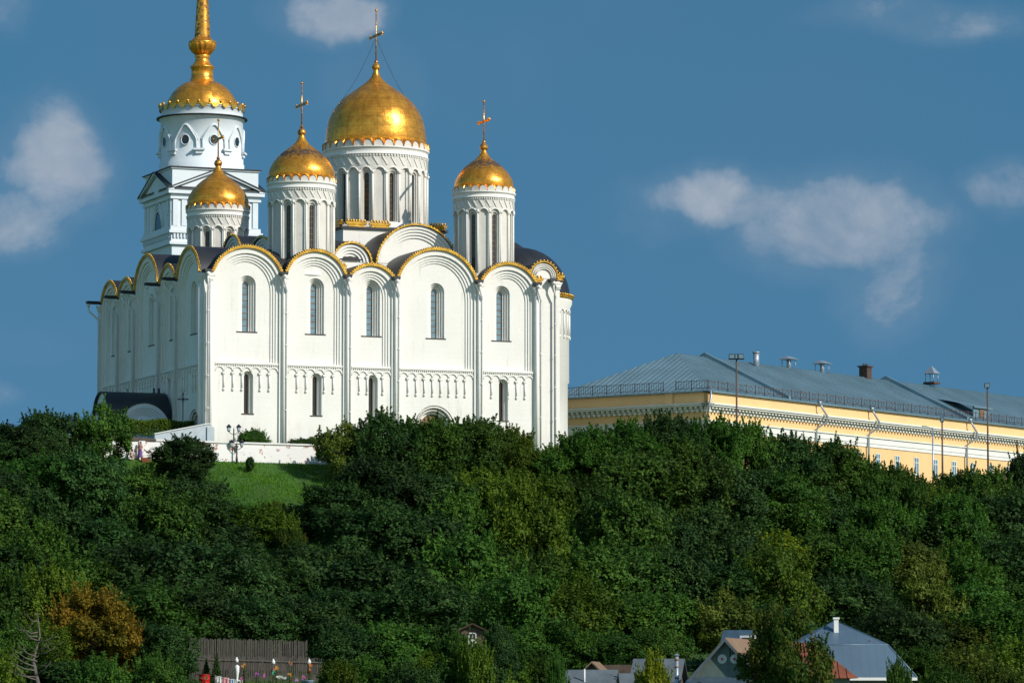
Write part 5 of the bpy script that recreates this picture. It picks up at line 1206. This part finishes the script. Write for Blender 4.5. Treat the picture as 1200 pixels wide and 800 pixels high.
# brick hut with white window among the trees
P0 = at(557, 736, 300); g = ground(P0.x, 300)
e, _ = gable_house('brick_hut', (P0.x-.2, 300, g), R(0), 1.5, 2.0, P0.z-g-.1, P0.z-g+.25, M['oldbrick'], M['thatch'], 'small brick hut with a white framed window almost hidden by trees', 'hut')
wz = at(557, 758, 300).z-g; wt = at(557, 742, 300).z-g
b = MB()
for q in (-.27, -.03, .2): b.box(q, .07+q, -.06, .0, wz, wt)
for q in (wz-.06, (wz+wt)/2, wt): b.box(-.27, .27, -.07, .0, q, q+.07)
w_ = b.build('window', M['white'], e); b = MB(); b.box(-.44+.2, .05+.2, -.03, .01, wz, wt); b.build('pane', M['glassdark'], w_)

# ================================================================= garden
def picket_fence(p0, p1, h0, h1, seed, label, rail=True):
    a = Vector(p0); b2 = Vector(p1); L = (b2-a).xy.length; an = math.atan2(b2.y-a.y, b2.x-a.x); rr = random.Random(seed)
    e = empty('picket_fence', (a.x, a.y, a.z), an, label, 'fence')
    b = MB(); x = 0; dz = (b2.z-a.z)
    while x < L:
        w = rr.uniform(.07, .12); h = h0+(h1-h0)*x/L+rr.uniform(-.07, .07); z = dz*x/L; l_ = rr.uniform(-.02, .02)
        b.prism([(x, z-.3), (x+w, z-.3), (x+w+l_, z+h-.06), (x+w/2+l_, z+h), (x+l_, z+h-.07)], fX, rr.uniform(-.015, 0), .02); x += w+rr.uniform(.015, .05)
    b.build('pickets', M['greyplank'], e)
    if rail:
        b = MB(); b.prism([(0, h0*.78), (L, dz+h1*.72), (L, dz+h1*.72+.09), (0, h0*.78+.09)], fX, -.08, -.03); b.build('rail', M['barkgrey'], e)
        for k in range(int(L/2.4)+1):
            x = k*2.4; b = MB(); b.tube([(x, .08, -.4), (x, .08, h0*.95)], .06, 6); b.build('post', M['greyplank'], e)
    return e
q0 = at(222, 747, 313); q1 = at(360, 750, 313); g0 = q0.z-1.9; g1 = q1.z-1.9
picket_fence((q0.x, 313, g0), (q1.x, 313, g1), 1.9, 1.9, 1, 'tall dark weathered plank fence at the back of the garden', False)
q0 = at(222, 767, 305); q1 = at(378, 770, 305)
picket_fence((q0.x, 305, q0.z-1.45), (q1.x, 305, q1.z-1.4), 1.45, 1.4, 2, 'lower grey picket fence with a pale rail in front of the garden', True)
def garden_post(px, ytop, Y, label, full):
    P = at(px, ytop, Y); g = ground(P.x, Y); h = P.z-g; e = empty('garden_post', (P.x, Y, g), random.Random(px).uniform(-.2, .2), label, 'garden post')
    b = MB(); b.tube([(0, 0, -.3), (.02, 0, h-.2)], .05, 6); b.build('post', M['greyplank'], e)
    b = MB(); b.lathe([(h-.34, .06), (h-.30, .13), (h-.12, .12), (h-.05, .06), (h+.03, .05), (h+.04, .01)], .02, 0, 12); b.build('white_pot', M['white'], e)
    if full:
        b = MB(); b.lathe([(h-1.55, .08), (h-1.5, .07), (h-1.2, .12), (h-.95, .15), (h-.62, .17), (h-.5, .07)], .05, 0, 10, rmod=lambda a, z: 1+.15*math.sin(3*a+z*9)); b.build('white_cloth', M['white'], e)
    else:
        b = MB(); b.lathe([(h-1.0, .03), (h-.95, .15), (h-.7, .16), (h-.6, .03)], .03, -.03, 8); b.build('hanging_pot', M['rust'], e)
garden_post(277, 770, 303, 'garden post with white pot and draped white cloth, nearest the red barrel', True)
garden_post(320, 772, 303, 'middle garden post with a white pot over an orange one', False)
garden_post(362, 772, 303, 'right garden post with white pot, near the pink flowers', False)
P = at(239.5, 789.5, 296); g = ground(P.x, 296)
b = MB(); rb = .37; zt = P.z-g; zb = zt-1.1
b.lathe([(zb, .01), (zb, rb), (zb+.05, rb+.02), (zb+.36, rb), (zb+.38, rb+.025), (zb+.42, rb), (zb+.72, rb), (zb+.74, rb+.025), (zb+.78, rb), (zt-.03, rb), (zt, rb+.025), (zt, rb-.02), (zt-.04, rb-.03), (zt-.04, .01)], 0, 0, 28)
o = b.build('barrel', M['red']); o.location = (P.x, 296, g); tag(o, 'bright red metal barrel standing in the garden at the bottom edge', 'barrel')
b = MB(); b.box(P.x-.3, P.x+.3, 295.7, 296.3, g-.1, g+zb-.002); o = b.build('barrel_stand', M['greyplank']); tag(o, 'low plank stand under the bright red barrel', 'stand')
# clothes line
cols_ = [((.72, .70, .66), .62), ((.70, .30, .32), .75), ((.42, .55, .72), .5), ((.74, .72, .66), .8)]
pl = at(252, 791, 292); pr = at(283, 797, 292); g = ground(pl.x, 292)
e = empty('clothes_line', (pl.x, 292, g), 0, 'sagging clothes line with posts in the garden right of the red barrel', 'clothes line')
b = MB(); lw = pr.x-pl.x; b.tube([(0, 0, pl.z-g), (lw/2, 0, (pl.z+pr.z)/2-g-.08), (lw, 0, pr.z-g)], .02, 4); b.build('line', M['white'], e)
for x, z in ((0, pl.z-g), (lw, pr.z-g)): b = MB(); b.tube([(x, 0, -.3), (x, 0, z+.05)], .05, 6); b.build('post', M['greyplank'], e)
x = .05; nm_ = ['white', 'pink', 'pale blue', 'cream']
for i, (c, w) in enumerate(cols_):
    w *= lw/2.9; m_ = mat('cloth', c, .9, var=.08, vscale=4); b = MB(); z0__ = pl.z-g+(pr.z-pl.z)*x/lw-.04; vs = []
    for r_ in range(5):
        for k in range(9): vs.append((pl.x+x+w*k/8, 292+.05*math.sin(k*1.7+r_*.4)+.01, g+z0__-r_*.16-.02*math.sin(k)))
    b.add(vs, [(r_*9+k, r_*9+k+1, (r_+1)*9+k+1, (r_+1)*9+k) for r_ in range(4) for k in range(8)], True)
    o = b.build('hanging_cloth', m_); tag(o, f'{nm_[i]} cloth hanging from the clothes line by the red barrel', 'cloth', 'cloths on the line'); x += w+.05
P = at(360, 797, 296); g = ground(P.x, 296); b = MB(); z = P.z-g
b.lathe([(z-.3, .01), (z-.3, .32), (z+.0, .45), (z+.02, .47), (z, .42), (z-.26, .30), (z-.27, .01)], 0, 0, 24); o = b.build('basin', mat('light_blue_enamel', (.35, .52, .72), .4)); o.location = (P.x, 296, g); tag(o, 'light blue basin among the flowers right of the garden posts', 'basin')
b = MB(); b.box(P.x-.25, P.x+.25, 295.75, 296.25, g-.1, g+z-.305); o = b.build('basin_stand', M['greyplank']); tag(o, 'plank stand under the light blue basin', 'stand')
FL = [(301, 789, (.45, .10, .45), 'purple'), (309, 791, (.62, .16, .40), 'magenta'), (284, 795, (.55, .12, .35), 'deep pink'), (320, 787, (.05, .45, .25), 'turquoise'), (324, 782, (.70, .32, .05), 'orange topped'), (327, 793, (.80, .80, .74), 'white'), (333, 794, (.75, .74, .66), 'cream'),
      (340, 790, (.60, .30, .05), 'rusty orange'), (348, 796, (.55, .25, .50), 'lilac'), (356, 793, (.66, .12, .42), 'bright pink'), (363, 778, (.72, .22, .04), 'vivid orange'), (286, 779, (.60, .25, .05), 'small orange'), (341, 776, (.36, .16, .08), 'brown'), (224, 786, (.34, .40, .10), 'yellowish')]
stemm = LM['mid']
for px, y, c, nm in FL:
    Y = 299.0; P = at(px, y, Y); g = ground(P.x, Y); h = max(.4, P.z-g); rr = random.Random(px)
    e = empty('flowering_plant', (P.x, Y, g), 0, f'{nm} flowers on a leafy stalk in the garden bed', 'plant', 'flowers in the garden bed')
    b = MB()
    for k in range(4): b.tube([(0, 0, -.05), (rr.uniform(-.15, .15), rr.uniform(-.1, .1), h*rr.uniform(.8, 1))], .018, 4)
    for k in range(30):
        x, yy, z = rr.uniform(-.25, .25), rr.uniform(-.2, .2), rr.uniform(.1, h*.9); a = rr.uniform(0, 6.28); b.add([(x, yy, z), (x+.09*math.cos(a), yy+.09*math.sin(a), z+.05), (x+.17*math.cos(a), yy+.17*math.sin(a), z), (x+.1*math.cos(a+.5), yy+.1*math.sin(a+.5), z+.01)], [(0, 1, 2, 3)])
    b.build('stalk', LM['bright'], e)
    b = MB()
    for k in range(4): 
        cx, cy, cz = rr.uniform(-.13, .13), rr.uniform(-.12, .02), h+rr.uniform(-.12, .08)
        for q in range(7): a = 2*PI*q/7; b.add([(cx, cy, cz), (cx+.09*math.cos(a), cy-.03, cz+.09*math.sin(a)), (cx+.09*math.cos(a+.6), cy-.05, cz+.09*math.sin(a+.6))], [(0, 1, 2)])
        b.ball((cx, cy, cz), .04, 3)
    b.build('blossom', mat('petals_'+nm.replace(' ', '_'), c, .8, var=.1), e)
ground_leaves('garden_plants', 9000, (-109, -84), (-27, -11), .8, .10, LM['bright'], 'low leafy garden plants and weeds around the flowers', 'garden plants')

# ================================================================= people by the wall
M['skin'] = mat('skin', (.55, .34, .25), .6, var=.04)
def skinned(name, joints, edges, mats, parent=None):
    me = bpy.data.meshes.new(name); me.from_pydata([j[0] for j in joints], edges, []); o = bpy.data.objects.new(name, me); col.objects.link(o)
    sk = o.modifiers.new('s', 'SKIN'); sk.use_smooth_shade = True
    for v, j in zip(me.skin_vertices[0].data, joints): v.radius = (j[1], j[2] if len(j) > 2 else j[1]); v.use_root = False
    me.skin_vertices[0].data[0].use_root = True
    ss = o.modifiers.new('u', 'SUBSURF'); ss.levels = 1; ss.render_levels = 1
    dg = bpy.context.evaluated_depsgraph_get(); ev = o.evaluated_get(dg); m2 = bpy.data.meshes.new_from_object(ev); bpy.data.objects.remove(o)
    m2.materials.clear(); m2.materials.append(mats)
    for p_ in m2.polygons: p_.use_smooth = True
    o = bpy.data.objects.new(name, m2); col.objects.link(o); o.parent = parent
    return o
def person_stand(loc, rz, label):
    e = empty('person', loc, rz, label, 'person', None)
    J = [((0, 0, .92), .13, .10), ((0, .01, 1.12), .12, .09), ((0, .01, 1.32), .15, .09), ((0, 0, 1.44), .055), ((0, -.02, 1.53), .075, .085), ((0, -.02, 1.63), .07, .08),
         ((.08, 0, .84), .085), ((.09, -.01, .46), .055), ((.09, .02, .08), .038), ((.09, -.12, .03), .035),
         ((-.08, 0, .84), .085), ((-.10, -.05, .46), .055), ((-.10, .02, .08), .038), ((-.10, -.12, .03), .035),
         ((.17, .01, 1.36), .055), ((.22, -.04, 1.10), .04), ((.14, -.24, 1.02), .03), ((.08, -.32, 1.02), .028),
         ((-.17, .01, 1.36), .055), ((-.25, 0, 1.10), .04), ((-.24, -.16, .90), .03), ((-.23, -.22, .84), .028)]
    E_ = [(0, 1), (1, 2), (2, 3), (3, 4), (4, 5), (0, 6), (6, 7), (7, 8), (8, 9), (0, 10), (10, 11), (11, 12), (12, 13), (2, 14), (14, 15), (15, 16), (16, 17), (2, 18), (18, 19), (19, 20), (20, 21)]
    b_ = skinned('body', J, E_, M['skin'], e)
    c = MB(); c.lathe([(.30, .24), (.5, .21), (.8, .185), (.95, .15), (1.02, .125)], 0, 0, 18, rmod=lambda a, z: 1+.06*math.sin(7*a)*(1 if z < .8 else 0)-.22*abs(math.sin(a))); c.build('skirt', mat('purple_skirt', (.20, .10, .30), .9), e)
    c = MB(); c.lathe([(.98, .15), (1.1, .145), (1.25, .17), (1.36, .185), (1.42, .12), (1.44, .065)], 0, .01, 18, rmod=lambda a, z: 1-.30*abs(math.sin(a))); c.build('top', mat('dusky_pink_top', (.50, .22, .22), .9), e)
    c = MB(); c.lathe([(1.38, .06), (1.45, .095), (1.55, .105), (1.64, .10), (1.70, .06), (1.715, .01)], 0, .03, 14); c.build('hair', mat('dark_brown_hair', (.05, .028, .018), .6), e)
    return e
P = at(164.4, 530, 383.0); X = P.x; Y = 383.0
person_stand((X, Y, ground(X, Y)+.02), R(-12), 'person in a dusky pink top and long purple skirt standing by the white wall')
def person_crouch(loc, rz, label):
    e = empty('person', loc, rz, label, 'person', None)
    J = [((0, 0, .30), .12, .10), ((0, -.07, .50), .11, .09), ((0, -.12, .68), .12, .08), ((0, -.15, .78), .045), ((0, -.18, .86), .07, .08), ((0, -.18, .95), .065, .075),
         ((.09, -.03, .28), .075), ((.14, -.34, .40), .055), ((.12, -.22, .07), .038), ((.12, -.36, .03), .035), ((-.09, -.03, .28), .075), ((-.14, -.34, .40), .055), ((-.12, -.22, .07), .038), ((-.12, -.36, .03), .035),
         ((.15, -.12, .70), .05), ((.19, -.28, .52), .038), ((.08, -.46, .44), .028), ((-.15, -.12, .70), .05), ((-.19, -.28, .52), .038), ((-.06, -.46, .46), .028)]
    E_ = [(0, 1), (1, 2), (2, 3), (3, 4), (4, 5), (0, 6), (6, 7), (7, 8), (8, 9), (0, 10), (10, 11), (11, 12), (12, 13), (2, 14), (14, 15), (15, 16), (2, 17), (17, 18), (18, 19)]
    skinned('body', J, E_, M['skin'], e)
    c = MB(); c.lathe([(.22, .19), (.34, .18), (.5, .15), (.64, .17), (.73, .14), (.78, .06)], 0, -.07, 16, rmod=lambda a, z: 1-.2*abs(math.sin(a))); c.build('shirt', mat('pale_pink_shirt', (.66, .46, .42), .9), e)
    c = MB(); c.lathe([(.76, .05), (.83, .09), (.93, .10), (1.0, .07), (1.03, .01)], 0, -.15, 12); c.build('hair', mat('black_hair', (.03, .02, .015), .6), e)
    return e
P = at(153.5, 531, 383.0); X = P.x; Y = 382.6
person_crouch((X, Y, ground(X, Y)+.02), R(60), 'person crouching in a pale shirt on the grass, left of the standing one')
P = at(168.5, 531, 383); X = P.x+.2; Y = 382.9
b = MB(); b.prism([(-.32, 0), (.32, 0), (.38, .42), (-.38, .42)], fX, -.22, .22); b.tube([(-.36, 0, .42), (-.2, 0, .6), (.2, 0, .6), (.36, 0, .42)], .02, 5)
o = b.build('basket', mat('red_brown_wicker', (.32, .11, .05), .9, var=.25, vscale=12)); o.location = (X, Y, ground(X, Y)); tag(o, 'red brown basket on the grass right of the standing person', 'basket')
